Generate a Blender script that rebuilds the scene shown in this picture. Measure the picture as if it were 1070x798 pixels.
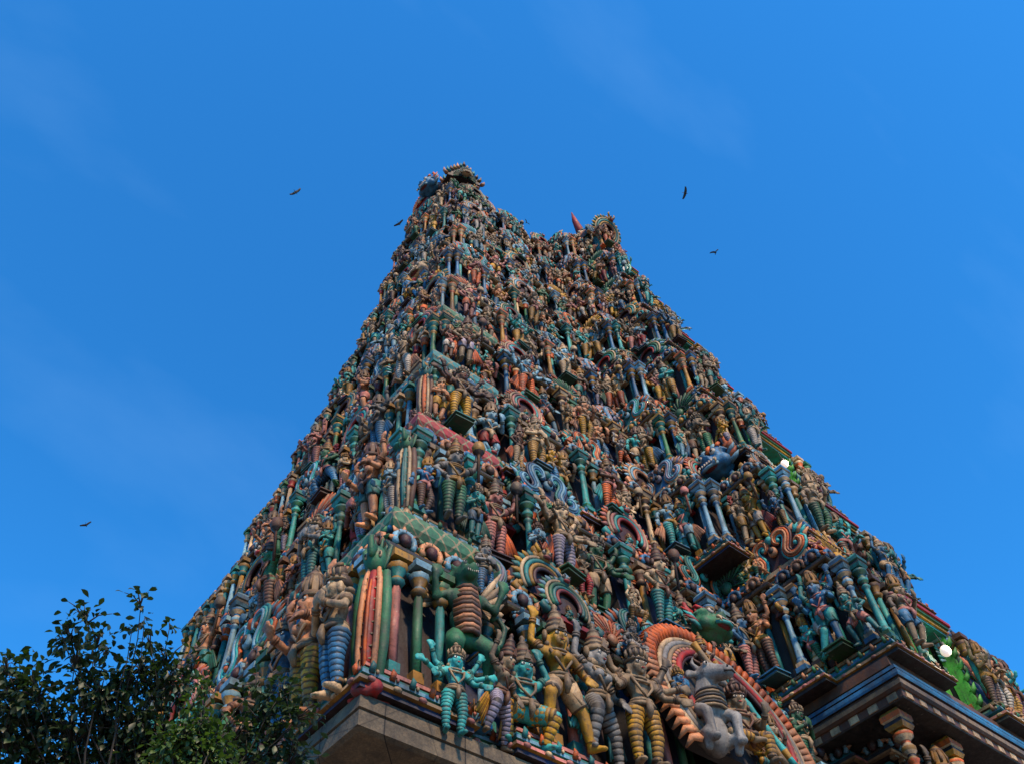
import bpy, math, random
import numpy as np
from mathutils import Matrix, Vector, Euler, Quaternion
rnd = random.Random(7)
for o in list(bpy.data.objects): bpy.data.objects.remove(o)
SC = bpy.context.scene
COL = SC.collection

# ------------------------------------------------------------------ camera
EYE = Vector((0, 0, 1.6))
YAW, PITCH, ROLL, FPX = 0.815, 0.930, -0.083, 959.0
cy_, sy_, cp_, sp_ = math.cos(YAW), math.sin(YAW), math.cos(PITCH), math.sin(PITCH)
FWD = Vector((cp_*cy_, cp_*sy_, sp_))
_r0 = Vector((sy_, -cy_, 0)); _u0 = _r0.cross(FWD)
RIGHT = math.cos(ROLL)*_r0 + math.sin(ROLL)*_u0
UP = -math.sin(ROLL)*_r0 + math.cos(ROLL)*_u0
cam_d = bpy.data.cameras.new('camera'); cam = bpy.data.objects.new('camera', cam_d); COL.objects.link(cam)
cam.matrix_world = Matrix(((RIGHT.x, UP.x, -FWD.x, EYE.x), (RIGHT.y, UP.y, -FWD.y, EYE.y), (RIGHT.z, UP.z, -FWD.z, EYE.z), (0, 0, 0, 1)))
cam_d.sensor_width = 36; cam_d.lens = FPX/1070*36; cam_d.clip_end = 5000
SC.camera = cam
def pix(x, y, dist):                       # a viewing direction of the photograph, taken to a real distance
    d = ((x-535)/FPX)*RIGHT - ((y-399)/FPX)*UP + FWD
    return EYE + d.normalized()*dist
def proj(p):
    v = Vector(p)-EYE; z = v.dot(FWD)
    return 535+FPX*v.dot(RIGHT)/z, 399-FPX*v.dot(UP)/z, z

# ------------------------------------------------------------------ sky, sun, exposure
SUN_EL, SUN_AZ = math.radians(46), math.atan2(-0.30, -1.0)     # azimuth as atan2(x, y)
w = bpy.data.worlds.new('World'); SC.world = w; w.use_nodes = True
nt = w.node_tree; nt.nodes.clear()
sky = nt.nodes.new('ShaderNodeTexSky'); sky.sky_type = 'NISHITA'; sky.sun_disc = False
sky.sun_elevation = SUN_EL; sky.sun_rotation = SUN_AZ; sky.altitude = 100; sky.air_density = 1.0; sky.dust_density = 0.3; sky.ozone_density = 2.0
hs = nt.nodes.new('ShaderNodeMix'); hs.data_type = 'RGBA'; hs.blend_type = 'MULTIPLY'; hs.inputs[0].default_value = 1.0; hs.inputs[7].default_value = (.21, 1.06, 1.68, 1)   # a deep clear evening blue
tc = nt.nodes.new('ShaderNodeTexCoord'); mp = nt.nodes.new('ShaderNodeMapping'); mp.inputs['Scale'].default_value = (1.2, 3.0, 1.6)
nz = nt.nodes.new('ShaderNodeTexNoise'); nz.inputs['Scale'].default_value = 2.2; nz.inputs['Detail'].default_value = 6
rp = nt.nodes.new('ShaderNodeValToRGB'); rp.color_ramp.elements[0].position = .55; rp.color_ramp.elements[1].position = .95
rp.color_ramp.elements[0].color = (0, 0, 0, 1); rp.color_ramp.elements[1].color = (.06, .06, .06, 1)
mx = nt.nodes.new('ShaderNodeMix'); mx.data_type = 'RGBA'; mx.inputs[7].default_value = (5.2, 8.2, 11.0, 1)
bg = nt.nodes.new('ShaderNodeBackground'); bg.inputs['Strength'].default_value = 0.143
wo = nt.nodes.new('ShaderNodeOutputWorld')
L = nt.links.new
L(tc.outputs['Generated'], mp.inputs[0]); L(mp.outputs[0], nz.inputs['Vector']); L(nz.outputs[0], rp.inputs[0])
L(sky.outputs[0], hs.inputs[6]); L(hs.outputs[2], mx.inputs[6]); L(rp.outputs[0], mx.inputs[0])
L(mx.outputs[2], bg.inputs['Color']); L(bg.outputs[0], wo.inputs[0])
sun_d = bpy.data.lights.new('sun', 'SUN'); sun_d.energy = 5.0; sun_d.angle = math.radians(5); sun_d.color = (1.0, .74, .48)
sun = bpy.data.objects.new('sun', sun_d); COL.objects.link(sun)
sv = Vector((math.sin(SUN_AZ)*math.cos(SUN_EL), math.cos(SUN_AZ)*math.cos(SUN_EL), math.sin(SUN_EL)))
sun.rotation_euler = sv.to_track_quat('Z', 'Y').to_euler()
SC.view_settings.view_transform = 'Standard'; SC.view_settings.look = 'None'
SC.view_settings.exposure = 0.35; SC.view_settings.gamma = 1.0; SC.view_settings.use_curve_mapping = False
SC.cycles.max_bounces = 4; SC.cycles.diffuse_bounces = 2; SC.cycles.glossy_bounces = 2

# ------------------------------------------------------------------ paints (linear albedo)
P = dict(
 teal=(.045,.28,.30), turquoise=(.09,.50,.52), blue=(.07,.24,.48), sky_blue=(.30,.56,.76), navy=(.020,.030,.095), green=(.04,.20,.10),
 dark_green=(.02,.09,.06), orange=(.74,.18,.04), red=(.42,.035,.025), maroon=(.06,.013,.015), yellow=(.66,.38,.05), gold=(.44,.25,.06),
 pink=(.62,.27,.25), peach=(.76,.38,.22), cream=(.70,.54,.36), stone=(.32,.24,.155), brown=(.15,.07,.04), grey=(.32,.33,.34),
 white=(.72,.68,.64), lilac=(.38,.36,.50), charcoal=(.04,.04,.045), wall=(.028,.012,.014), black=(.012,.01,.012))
def _earth(c):                                      # oil paint that has gone through many monsoons: duller and browner
    g = sum(c)/3; f = (.68, .64, .60)
    return tuple(max(.006, (c[k]*1.20-g*.20)*f[k]) for k in range(3))
P = {k: _earth(v) for k, v in P.items()}
WHITE = (1, 1, 1)

# ------------------------------------------------------------------ materials
def nodes(name):
    m = bpy.data.materials.new(name); m.use_nodes = True
    return m, m.node_tree, m.node_tree.nodes['Principled BSDF'], m.node_tree.nodes.new, m.node_tree.links.new
def mixrgb(N, kind, fac, a, b, L):
    n = N('ShaderNodeMix'); n.data_type = 'RGBA'; n.blend_type = kind
    for k, v in ((0, fac), (6, a), (7, b)):
        if hasattr(v, 'is_linked'): L(v, n.inputs[k])
        elif k == 0: n.inputs[0].default_value = v
        else: n.inputs[k].default_value = (*v, 1)
    return n.outputs[2]
def noise(N, L, pos, scale, detail=4, rough=.6, stretch=None):
    n = N('ShaderNodeTexNoise'); n.inputs['Scale'].default_value = scale; n.inputs['Detail'].default_value = detail; n.inputs['Roughness'].default_value = rough
    if stretch:
        m = N('ShaderNodeMapping'); m.inputs['Scale'].default_value = stretch; L(pos, m.inputs[0]); pos = m.outputs[0]
    L(pos, n.inputs['Vector']); return n.outputs[0]
def ramp(N, L, v, a, b, c0=(0, 0, 0), c1=(1, 1, 1)):
    r = N('ShaderNodeValToRGB'); e = r.color_ramp.elements
    e[0].position = a; e[1].position = b; e[0].color = (*c0, 1); e[1].color = (*c1, 1); L(v, r.inputs[0]); return r.outputs[0]
def painted(name, grime=.72, rough=.62):
    # oil paint on stucco: the paint of each face, the tint of each object, then weather (mottle, rain streaks, soot specks, flakes)
    m, t, B, N, L = nodes(name)
    at = N('ShaderNodeAttribute'); at.attribute_name = 'paint'; oi = N('ShaderNodeObjectInfo'); ge = N('ShaderNodeNewGeometry')
    pos = ge.outputs['Position']
    c = mixrgb(N, 'MULTIPLY', 1.0, at.outputs['Color'], oi.outputs['Color'], L)
    mott = ramp(N, L, noise(N, L, pos, 3.5, 5), .3, .7, (.62, .58, .55), (1.12, 1.1, 1.06))
    c = mixrgb(N, 'MULTIPLY', 1.0, c, mott, L)
    c = mixrgb(N, 'MULTIPLY', 1.0, c, ramp(N, L, noise(N, L, pos, .75, 5, .6), .36, .64, (.36, .35, .35), (1.20, 1.19, 1.17)), L)
    flake = ramp(N, L, noise(N, L, pos, 9, 6, .7), .66, .72)
    c = mixrgb(N, 'MIX', mixrgb(N, 'MULTIPLY', 1.0, flake, (.55, .55, .55), L), c, (.40, .34, .27), L)
    streak = ramp(N, L, noise(N, L, pos, 1.0, 5, .65, (7, 7, .9)), .47, .72, (0, 0, 0), (grime, grime, grime))
    c = mixrgb(N, 'MIX', streak, c, (.034, .029, .027), L)
    speck = ramp(N, L, noise(N, L, pos, 14, 5, .72), .50, .68, (0, 0, 0), (grime, grime, grime))
    c = mixrgb(N, 'MIX', speck, c, (.03, .022, .02), L)
    L(c, B.inputs['Base Color'])
    rr = ramp(N, L, noise(N, L, pos, 6), .3, .7, (rough-.12,)*3, (rough+.15,)*3); L(rr, B.inputs['Roughness'])
    B.inputs['Specular IOR Level'].default_value = .38
    b = N('ShaderNodeBump'); b.inputs['Strength'].default_value = .35; b.inputs['Distance'].default_value = .02
    L(noise(N, L, pos, 22, 5), b.inputs['Height']); L(b.outputs[0], B.inputs['Normal'])
    return m
M_PAINT = painted('weathered_paint')
def lattice_mat():
    m, t, B, N, L = nodes('lattice_paint')
    uv = N('ShaderNodeUVMap'); uv.uv_map = 'uv'; oi = N('ShaderNodeObjectInfo')
    mp = N('ShaderNodeMapping'); mp.inputs['Rotation'].default_value = (0, 0, math.radians(45)); mp.inputs['Scale'].default_value = (4.4, 3.2, 1); L(uv.outputs[0], mp.inputs[0])
    br = N('ShaderNodeTexBrick'); br.offset = 0; br.inputs['Scale'].default_value = 1; br.inputs['Brick Width'].default_value = 1; br.inputs['Row Height'].default_value = 1
    br.inputs['Mortar Size'].default_value = .075; br.inputs['Color1'].default_value = (1, 1, 1, 1); br.inputs['Color2'].default_value = (.8, .8, .8, 1); br.inputs['Mortar'].default_value = (0, 0, 0, 1)
    L(mp.outputs[0], br.inputs['Vector'])
    ge = N('ShaderNodeNewGeometry')
    c = mixrgb(N, 'MIX', br.outputs['Color'], (.26, .20, .10), oi.outputs['Color'], L)
    g = ramp(N, L, noise(N, L, ge.outputs['Position'], 7, 5), .35, .7, (1, 1, 1), (.35, .3, .28)); c = mixrgb(N, 'MULTIPLY', 1., c, g, L)
    L(c, B.inputs['Base Color']); B.inputs['Roughness'].default_value = .6
    b = N('ShaderNodeBump'); b.inputs['Strength'].default_value = .6; b.inputs['Distance'].default_value = .03; b.invert = True
    L(br.outputs['Color'], b.inputs['Height']); L(b.outputs[0], B.inputs['Normal'])
    return m
M_LATTICE = lattice_mat()
def granite():
    m, t, B, N, L = nodes('granite'); ge = N('ShaderNodeNewGeometry'); p = ge.outputs['Position']
    c = ramp(N, L, noise(N, L, p, 2.2, 8, .7), .3, .72, (.04, .030, .02), (.17, .125, .075))
    s = ramp(N, L, noise(N, L, p, 1.3, 5, .6, (5, 5, .5)), .5, .75, (0, 0, 0), (.75, .75, .75)); c = mixrgb(N, 'MIX', s, c, (.035, .03, .027), L)
    k = ramp(N, L, noise(N, L, p, 30, 3), .4, .65, (.75, .75, .75), (1.15, 1.12, 1.08)); c = mixrgb(N, 'MULTIPLY', 1., c, k, L)
    wv = N('ShaderNodeTexBrick'); wv.offset = .5; mp = N('ShaderNodeMapping'); mp.inputs['Rotation'].default_value = (0, 0, 0); uvn = N('ShaderNodeUVMap'); uvn.uv_map = 'uv'; L(uvn.outputs[0], wv.inputs['Vector'])
    wv.inputs['Scale'].default_value = 1; wv.inputs['Brick Width'].default_value = 1.35; wv.inputs['Row Height'].default_value = 30; wv.inputs['Mortar Size'].default_value = .012
    wv.inputs['Color1'].default_value = (1, 1, 1, 1); wv.inputs['Color2'].default_value = (.72, .70, .68, 1); wv.inputs['Mortar'].default_value = (.12, .11, .10, 1); c = mixrgb(N, 'MULTIPLY', 1., c, wv.outputs['Color'], L)
    cr = N('ShaderNodeTexVoronoi'); cr.feature = 'DISTANCE_TO_EDGE'; cr.inputs['Scale'].default_value = 1.1; L(p, cr.inputs['Vector']); c = mixrgb(N, 'MULTIPLY', 1., c, ramp(N, L, cr.outputs['Distance'], .0, .012, (.35, .33, .3), (1, 1, 1)), L)
    L(c, B.inputs['Base Color']); B.inputs['Roughness'].default_value = .85
    b = N('ShaderNodeBump'); b.inputs['Strength'].default_value = .6; b.inputs['Distance'].default_value = .04; L(noise(N, L, p, 9, 8, .7), b.inputs['Height']); L(b.outputs[0], B.inputs['Normal'])
    return m
M_GRANITE = granite()
def plain(name, c0, c1, scale=3, rough=.8):
    m, t, B, N, L = nodes(name); ge = N('ShaderNodeNewGeometry')
    L(ramp(N, L, noise(N, L, ge.outputs['Position'], scale, 6), .3, .7, c0, c1), B.inputs['Base Color']); B.inputs['Roughness'].default_value = rough
    return m
def emit(name, col, s):
    m, t, B, N, L = nodes(name); B.inputs['Base Color'].default_value = (*col, 1); B.inputs['Emission Color'].default_value = (*col, 1); B.inputs['Emission Strength'].default_value = s
    return m

# ------------------------------------------------------------------ mesh builder
class MB:
    def __init__(s): s.V = []; s.F = []; s.C = []; s.U = []; s.S = []
    def add(s, verts, faces, col=WHITE, smooth=False, uvs=None):
        o = len(s.V); s.V += [tuple(v) for v in verts]
        many = isinstance(col, list)
        for i, f in enumerate(faces):
            s.F.append(tuple(o+k for k in f)); s.C.append(col[i] if many else col); s.S.append(smooth)
            s.U.append(uvs[i] if uvs else None)
        return s
    def put(s, b, M=None, tint=WHITE):
        o = len(s.V)
        if M is None: s.V += b.V
        else:
            a = np.array(M); v = np.array(b.V)@a[:3, :3].T+a[:3, 3]; s.V += [tuple(x) for x in v.tolist()]
        s.F += [tuple(o+k for k in f) for f in b.F]; s.C += [(c[0]*tint[0], c[1]*tint[1], c[2]*tint[2]) for c in b.C]; s.S += b.S; s.U += b.U
        return s
    def tube(s, path, radii, n=8, col=WHITE, caps=True, flat=1.0, up=None):
        P_ = [Vector(p) for p in path]; m = len(P_)
        if not hasattr(radii, '__len__'): radii = [radii]*m
        vs = []; prev = None
        for i, p in enumerate(P_):
            t = (P_[min(i+1, m-1)]-P_[max(i-1, 0)])
            t = t.normalized() if t.length > 1e-9 else Vector((0, 0, 1))
            if prev is None:
                a = Vector(up) if up else (Vector((0, 1, 0)) if abs(t.y) < .9 else Vector((1, 0, 0)))
                a = (a-t*a.dot(t)).normalized()
            else: a = (prev-t*prev.dot(t)).normalized()
            prev = a; b = t.cross(a)
            for k in range(n):
                th = 2*math.pi*k/n; vs.append(p+radii[i]*(math.cos(th)*a*flat+math.sin(th)*b))
        fs = []; cs = []
        cl = col if isinstance(col, list) else [col]*(m-1)
        for i in range(m-1):
            for k in range(n): fs.append((i*n+k, i*n+(k+1) % n, (i+1)*n+(k+1) % n, (i+1)*n+k)); cs.append(cl[i])
        if caps: fs += [tuple(range(n-1, -1, -1)), tuple((m-1)*n+k for k in range(n))]; cs += [cl[0], cl[-1]]
        return s.add(vs, fs, cs, True)
    def lathe(s, prof, n=12, col=WHITE, c=(0, 0, 0), square=False):
        pts = prof; vs = []
        for r, z in pts:
            for k in range(n):
                th = 2*math.pi*(k+.5)/n; vs.append((c[0]+r*math.cos(th)*(1.414 if square else 1), c[1]+r*math.sin(th)*(1.414 if square else 1), c[2]+z))
        fs = []; cs = []; m = len(pts); cl = col if isinstance(col, list) else [col]*(m-1)
        for i in range(m-1):
            for k in range(n): fs.append((i*n+k, i*n+(k+1) % n, (i+1)*n+(k+1) % n, (i+1)*n+k)); cs.append(cl[i])
        fs += [tuple(range(n-1, -1, -1)), tuple((m-1)*n+k for k in range(n))]; cs += [cl[0], cl[-1]]
        return s.add(vs, fs, cs, not square and n > 6)
    def ball(s, c, r, n=10, m=7, col=WHITE, rot=None):
        if not hasattr(r, '__len__'): r = (r, r, r)
        R_ = Euler(rot).to_matrix() if rot else None; vs = []
        for i in range(m+1):
            ph = -math.pi/2+math.pi*i/m; ph = max(-1.5, min(1.5, ph))
            for k in range(n):
                th = 2*math.pi*k/n; v = Vector((r[0]*math.cos(ph)*math.cos(th), r[1]*math.cos(ph)*math.sin(th), r[2]*math.sin(ph)))
                if R_: v = R_@v
                vs.append((c[0]+v.x, c[1]+v.y, c[2]+v.z))
        fs = [(i*n+k, i*n+(k+1) % n, (i+1)*n+(k+1) % n, (i+1)*n+k) for i in range(m) for k in range(n)]
        fs += [tuple(range(n-1, -1, -1)), tuple(m*n+k for k in range(n))]
        return s.add(vs, fs, col, True)
    def box(s, a, b, col=WHITE):
        (x0, y0, z0), (x1, y1, z1) = a, b
        return s.add([(x0, y0, z0), (x1, y0, z0), (x1, y1, z0), (x0, y1, z0), (x0, y0, z1), (x1, y0, z1), (x1, y1, z1), (x0, y1, z1)],
                     [(3, 2, 1, 0), (4, 5, 6, 7), (0, 1, 5, 4), (1, 2, 6, 5), (2, 3, 7, 6), (3, 0, 4, 7)], col)
    def prism(s, pts, y0, y1, col=WHITE, side=None, smooth=False):      # an outline in x, z given a thickness in y
        n = len(pts); vs = [(x, y0, z) for x, z in pts]+[(x, y1, z) for x, z in pts]
        fs = [tuple(range(n)), tuple(range(2*n-1, n-1, -1))]+[(i, i+n, (i+1) % n+n, (i+1) % n) for i in range(n)]
        return s.add(vs, fs, [col, col]+[side or col]*n)
    def mesh(s, name, mat):
        me = bpy.data.meshes.new(name); me.from_pydata(s.V, [], s.F); me.materials.append(mat)
        me.polygons.foreach_set('use_smooth', s.S)
        lt = np.zeros(len(me.polygons), np.int32); me.polygons.foreach_get('loop_total', lt)
        ca = me.color_attributes.new('paint', 'FLOAT_COLOR', 'CORNER')
        c = np.ones((len(s.C), 4), np.float32); c[:, :3] = s.C; ca.data.foreach_set('color', np.repeat(c, lt, 0).ravel())
        if any(u is not None for u in s.U):
            ul = me.uv_layers.new(name='uv'); flat = []
            for u, n in zip(s.U, lt): flat += [q for p in (u if u is not None else [(0, 0)]*n) for q in p]
            ul.data.foreach_set('uv', flat)
        me.update(); return me
def link(name, me, parent=None, color=None):
    o = bpy.data.objects.new(name, me); COL.objects.link(o)
    if parent: o.parent = parent
    if color: o.color = (*color, 1)
    return o
def obj(name, mb, mat=None, parent=None, color=None): return link(name, mb.mesh(name, mat or M_PAINT), parent, color)
def tag(o, label=None, cat=None, group=None, kind=None):
    if label: o['label'] = label
    if cat: o['category'] = cat
    if group: o['group'] = group
    if kind: o['kind'] = kind
    return o
def empty(name, loc=(0, 0, 0), parent=None):
    o = bpy.data.objects.new(name, None); o.location = loc; COL.objects.link(o); o.empty_display_size = .2
    if parent: o.parent = parent
    return o

# ------------------------------------------------------------------ the tower's measures
S = 0.75
O = Vector((7.52*S, 12.545*S, 10*S+1.6))           # the near corner of the painted storeys, on top of the granite
b = [0.0]; _s = 6.023*S
for i in range(12): b.append(b[-1]+_s); _s *= .965
def ins(h): return .243*h-.00105*h*h/S              # how far the near corner has stepped in at height h
KY = .895
XC, YC = 19.5*S, 11.2*S                            # middle of the long and of the short side
XB, XBT, PL, PLT = 15.6*S, .050, 4.35*S, .022        # the long side's central bay: where it starts, how far it stands out
YB, YBT, PS = 5.6*S, .05, .15*S                     # the short side's bay
LX, LY = 2*XC, 2*YC
ORD = ['lowest', 'second', 'third', 'fourth', 'fifth', 'sixth', 'seventh', 'eighth', 'ninth']

def xc(h): return 20.2*S-.043*h                      # the middle of the long side, storey by storey
def tier_plan(i):
    h = b[i]; xm = xc(h); s = b[i+1]-b[i]; a = ins(h); ay = KY*a; dp = .075*s
    xb = XB+XBT*h+(1.6*S if i == 0 else 0); p = PL-PLT*h-(2.6*S if i == 0 else 0); xi = xb-(.30 if i > 1 else .10)*s; ym = ay-.48*p; yo = ay-p
    yb = YB+YBT*h*1.0; xs = a-PS-.55*S*(h/b[8])**3
    segs = [('short bay', (xs, YC), (xs, yb)), ('short bay side', (xs, yb), (a, yb)), ('short side', (a, yb), (a, ay)), ('long side', (a, ay), (xi, ay)),
            ('step side', (xi, ay), (xi, ym)), ('step', (xi, ym), (xb, ym)), ('bay side', (xb, ym), (xb, yo)), ('bay', (xb, yo), (xm, yo))]
    poly = []; sts = []
    for name, A, B in segs:
        A = Vector((*A, 0)); B = Vector((*B, 0)); t = (B-A); ln = t.length; t.normalize(); n = Vector((t.y, -t.x, 0))
        poly.append(A)
        half = name in ('short bay', 'bay')
        if ln/s < .75: k = 1
        else: k = max(2 if half else 1, round((ln/s+.25)/.62))
        door = (.60 if i < 4 else .36)*s if name == 'bay' else 0
        if k == 1:
            us = ln-door/2; sts.append(dict(seg=name, p=A+t*us/2, n=n, t=t, w=us, kind='pav'))
            if door: poly += [A+t*us, A+t*us-n*dp*2.4]
        else:
            use = ln-door/2 if name == 'bay' else ln
            pw = use/(k+(k-1)*.85)if not half or door else ln/(k-.5+(k-1)*.85)
            rw = pw*.85; u = 0.0
            if name == 'short bay': u = -pw/2
            for j in range(k):
                u0, u1 = u, u+pw
                sts.append(dict(seg=name, p=A+t*(u0+u1)/2, n=n, t=t, w=pw, kind='pav'))
                if j < k-1:
                    poly += [A+t*u1, A+t*u1-n*dp, A+t*(u1+rw)-n*dp, A+t*(u1+rw)]
                    sts.append(dict(seg=name, p=A+t*(u1+rw/2)-n*dp, n=n, t=t, w=rw, kind='rec'))
                u = u1+rw
            if name == 'bay':
                poly += [A+t*use, A+t*use-n*dp*2.4]
    full = list(poly)
    full += [Vector((2*xm-v.x, v.y, 0)) for v in reversed(poly)]
    full += [Vector((2*xm-v.x, LY-v.y, 0)) for v in poly]
    full += [Vector((v.x, LY-v.y, 0)) for v in reversed(poly)]
    q = []
    for v in full:
        if not q or (v-q[-1]).length > 1e-4: q.append(v)
    if (q[0]-q[-1]).length < 1e-4: q.pop()
    # drop collinear points
    r = []
    for k, v in enumerate(q):
        a_, c_ = q[k-1], q[(k+1) % len(q)]
        if abs((v-a_).cross(c_-v).z) > 1e-6: r.append(v)
    # stations of the far half of the long bay (just seen round the middle)
    for st in [x for x in sts if x['seg'] == 'bay']:
        sts.append(dict(seg='bay beyond the door', p=Vector((2*xm-st['p'].x, st['p'].y, 0)), n=st['n'], t=st['t'], w=st['w'], kind=st['kind']))
    return r, sts, dict(h=h, s=s, a=a, ay=ay, xb=xb, yo=yo, ym=ym, xi=xi, yb=yb, xs=xs, xc=xm, dp=dp)

def offset(poly, d):
    out = []; n = len(poly)
    for k in range(n):
        a_, v, c_ = poly[k-1], poly[k], poly[(k+1) % n]
        t0 = (v-a_).normalized(); t1 = (c_-v).normalized()
        out.append(v+d*(Vector((t0.y, -t0.x, 0))+Vector((t1.y, -t1.x, 0))))
    return out
def lean(pl, z, bt):                                # the storeys lean in: a plan drawn together towards the tower's axis
    if not bt: return pl
    kx, ky = 1-bt[0]*z, 1-bt[1]*z
    return [Vector((XC+(v.x-XC)*kx, YC+(v.y-YC)*ky, 0)) for v in pl]
def loft(mb, poly, rings, cols, z0, cap=True, batter=0.0):
    # rings: (offset, z); walls between successive rings
    n = len(poly); L_ = [lean(offset(poly, d), z, batter) for d, z in rings]; vs = [(O.x+v.x, O.y+v.y, O.z+z0+rings[j][1]) for j in range(len(rings)) for v in L_[j]]
    fs = []; cs = []; uv = []
    acc = [0.0]
    for k in range(n): acc.append(acc[-1]+(poly[(k+1) % n]-poly[k]).length)
    vv = [0.0]
    for j in range(len(rings)-1): vv.append(vv[-1]+math.hypot(rings[j+1][0]-rings[j][0], rings[j+1][1]-rings[j][1]))
    for j in range(len(rings)-1):
        for k in range(n):
            k2 = (k+1) % n
            fs.append((j*n+k, j*n+k2, (j+1)*n+k2, (j+1)*n+k))
            c = cols[j] if not isinstance(cols[j], list) else cols[j][(k*7+j*3) % len(cols[j])]
            cs.append(c); uv.append([(acc[k], vv[j]), (acc[k+1], vv[j]), (acc[k+1], vv[j+1]), (acc[k], vv[j+1])])
    if cap:
        fs += [tuple(range(n-1, -1, -1)), tuple((len(rings)-1)*n+k for k in range(n))]; cs += [P['wall'], P['wall']]
        uv += [[(0, 0)]*n]*2
    mb.add(vs, fs, cs, False, uv)

# ------------------------------------------------------------------ ground, granite storey, tower
gm = MB(); gm.add([(-900, -900, 0), (900, -900, 0), (900, 900, 0), (-900, 900, 0)], [(0, 1, 2, 3)], P['stone'])
tag(obj('ground', gm, plain('dusty_paving', (.16, .13, .10), (.27, .23, .18), 1.2)), kind='structure')

tower = empty('temple_tower', (O.x+XC, O.y+YC, 0)); TL = Vector(tower.location)
tag(tower, 'towering temple gateway of nine tiers crowded with painted stucco statues', 'temple tower')
def child(name, mb, parent, mat=None, color=None):
    o = obj(name, mb, mat, None, color); o.parent = parent; o.matrix_parent_inverse = Matrix.Translation(-TL)
    return o
poly0, st0, T0 = tier_plan(0)
big = [Vector((-.15*S, -.05*S, 0)), Vector((XB*.36, -.05*S, 0))]
def base_plan(e):
    xs, yb, xb, yo = T0['xs'], T0['yb'], T0['xb'], T0['yo']
    q = [Vector((xs, yb, 0)), Vector((0, yb, 0)), Vector((0, 0, 0)), Vector((T0['xi'], 0, 0)), Vector((T0['xi'], T0['ym'], 0)), Vector((xb, T0['ym'], 0)), Vector((xb, yo, 0))]
    q = q+[Vector((LX-v.x, v.y, 0)) for v in reversed(q)]
    q = q+[Vector((LX-v.x, LY-v.y, 0)) for v in q]
    return q
bp = base_plan(0)
bm_ = MB(); H0 = -O.z
loft(bm_, bp, [(-.55, 0.02), (-.55, -.9-H0*0)][::-1]+[], [P['stone']], 0)
bm_ = MB()
loft(bm_, bp, [(.1, H0), (.1, H0+.6), (-.3, H0+.9), (-.85, H0+1.0), (-.85, -1.2), (-.75, -1.15), (-.7, -.95), (-.86, -.9)], [P['stone']]*7, 0)
base = child('granite_storey', bm_, tower, M_GRANITE)
bm2 = MB(); loft(bm2, bp, [(-.6, -.62), (.08, -.55), (.16, -.52), (.16, -.30), (.13, -.29), (.13, -.265), (.17, -.255), (.15, -.04), (.10, -.006), (-.1, -.004)], [P['stone']]*9, 0)
child('granite_cornice', bm2, tower, M_GRANITE)

def along(poly, d, f, s, z, BT, step, margin=.0):
    # frames spaced along every side of a plan that can be seen, for the small repeats moulded into a band
    ep = lean(offset(poly, d*s), f*s, BT); n_ = len(ep)
    for k in range(n_):
        A, B_ = ep[k], ep[(k+1) % n_]; t = B_-A; ln = t.length-2*margin*s
        if ln < step*s*.6: continue
        t.normalize(); nn = Vector((t.y, -t.x, 0)); c_ = max(1, round(ln/(step*s)))
        for j in range(c_):
            c0 = A+t*(margin*s+(j+.5)*ln/c_)
            if nn.dot(Vector((EYE.x-O.x-c0.x, EYE.y-O.y-c0.y, 0))) < 0: continue
            yield k, j, Matrix(((t.x*s, -nn.x*s, 0, O.x+c0.x), (t.y*s, -nn.y*s, 0, O.y+c0.y), (0, 0, s, O.z+z+f*s), (0, 0, 0, 1)))
def medallion(c1, c2, c3):
    m = MB(); m.tube([(.045*math.cos(a), -.004, .03+.045*math.sin(a)) for a in [-.6+4.34*k/8 for k in range(9)]], .013, 5, c1)
    for k in range(5):
        a = math.pi*k/4; m.tube([(.045*math.cos(a), 0, .03+.045*math.sin(a)), (.075*math.cos(a), 0, .03+.082*math.sin(a))], [.018, .003], 4, c2)
    m.ball((0, -.012, .03), (.026, .022, .03), 6, 5, c3); return m
def leaf_crest(c1, c2):
    m = MB(); m.tube([(0, .01, -.01), (0, -.015, .04), (0, .0, .085)], [.030, .026, .004], 5, c1, flat=.6); m.ball((.045, 0, .005), (.016, .014, .02), 5, 4, c2); return m
def bracket(c1, c2):
    m = MB(); m.tube([(0, .03, -.055), (0, -.015, -.045), (0, -.045, -.01), (0, -.06, .012)], [.012, .02, .022, .016], 5, c1); m.ball((0, -.035, -.035), (.018, .018, .022), 6, 5, c2); return m
def pilaster(c1, c2, c3):
    m = MB(); m.box((-.022, -.028, 0), (.022, .01, .04), c2); m.tube([(0, -.008, .04), (0, -.008, .36)], [.020, .016], 6, c1); m.lathe([(.02, .36), (.032, .38), (.018, .40), (.034, .43), (.04, .45), (.02, .47)], 8, [c2, c3, c2, c3, c2], (0, -.008, 0)); m.box((-.04, -.045, .47), (.04, .01, .50), c3); return m
PLINTH = ['green', 'maroon', 'teal', 'brown', 'navy', 'gold', 'turquoise']
def pick(*names): return P[rnd.choice(names)]
TIERS = []
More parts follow.
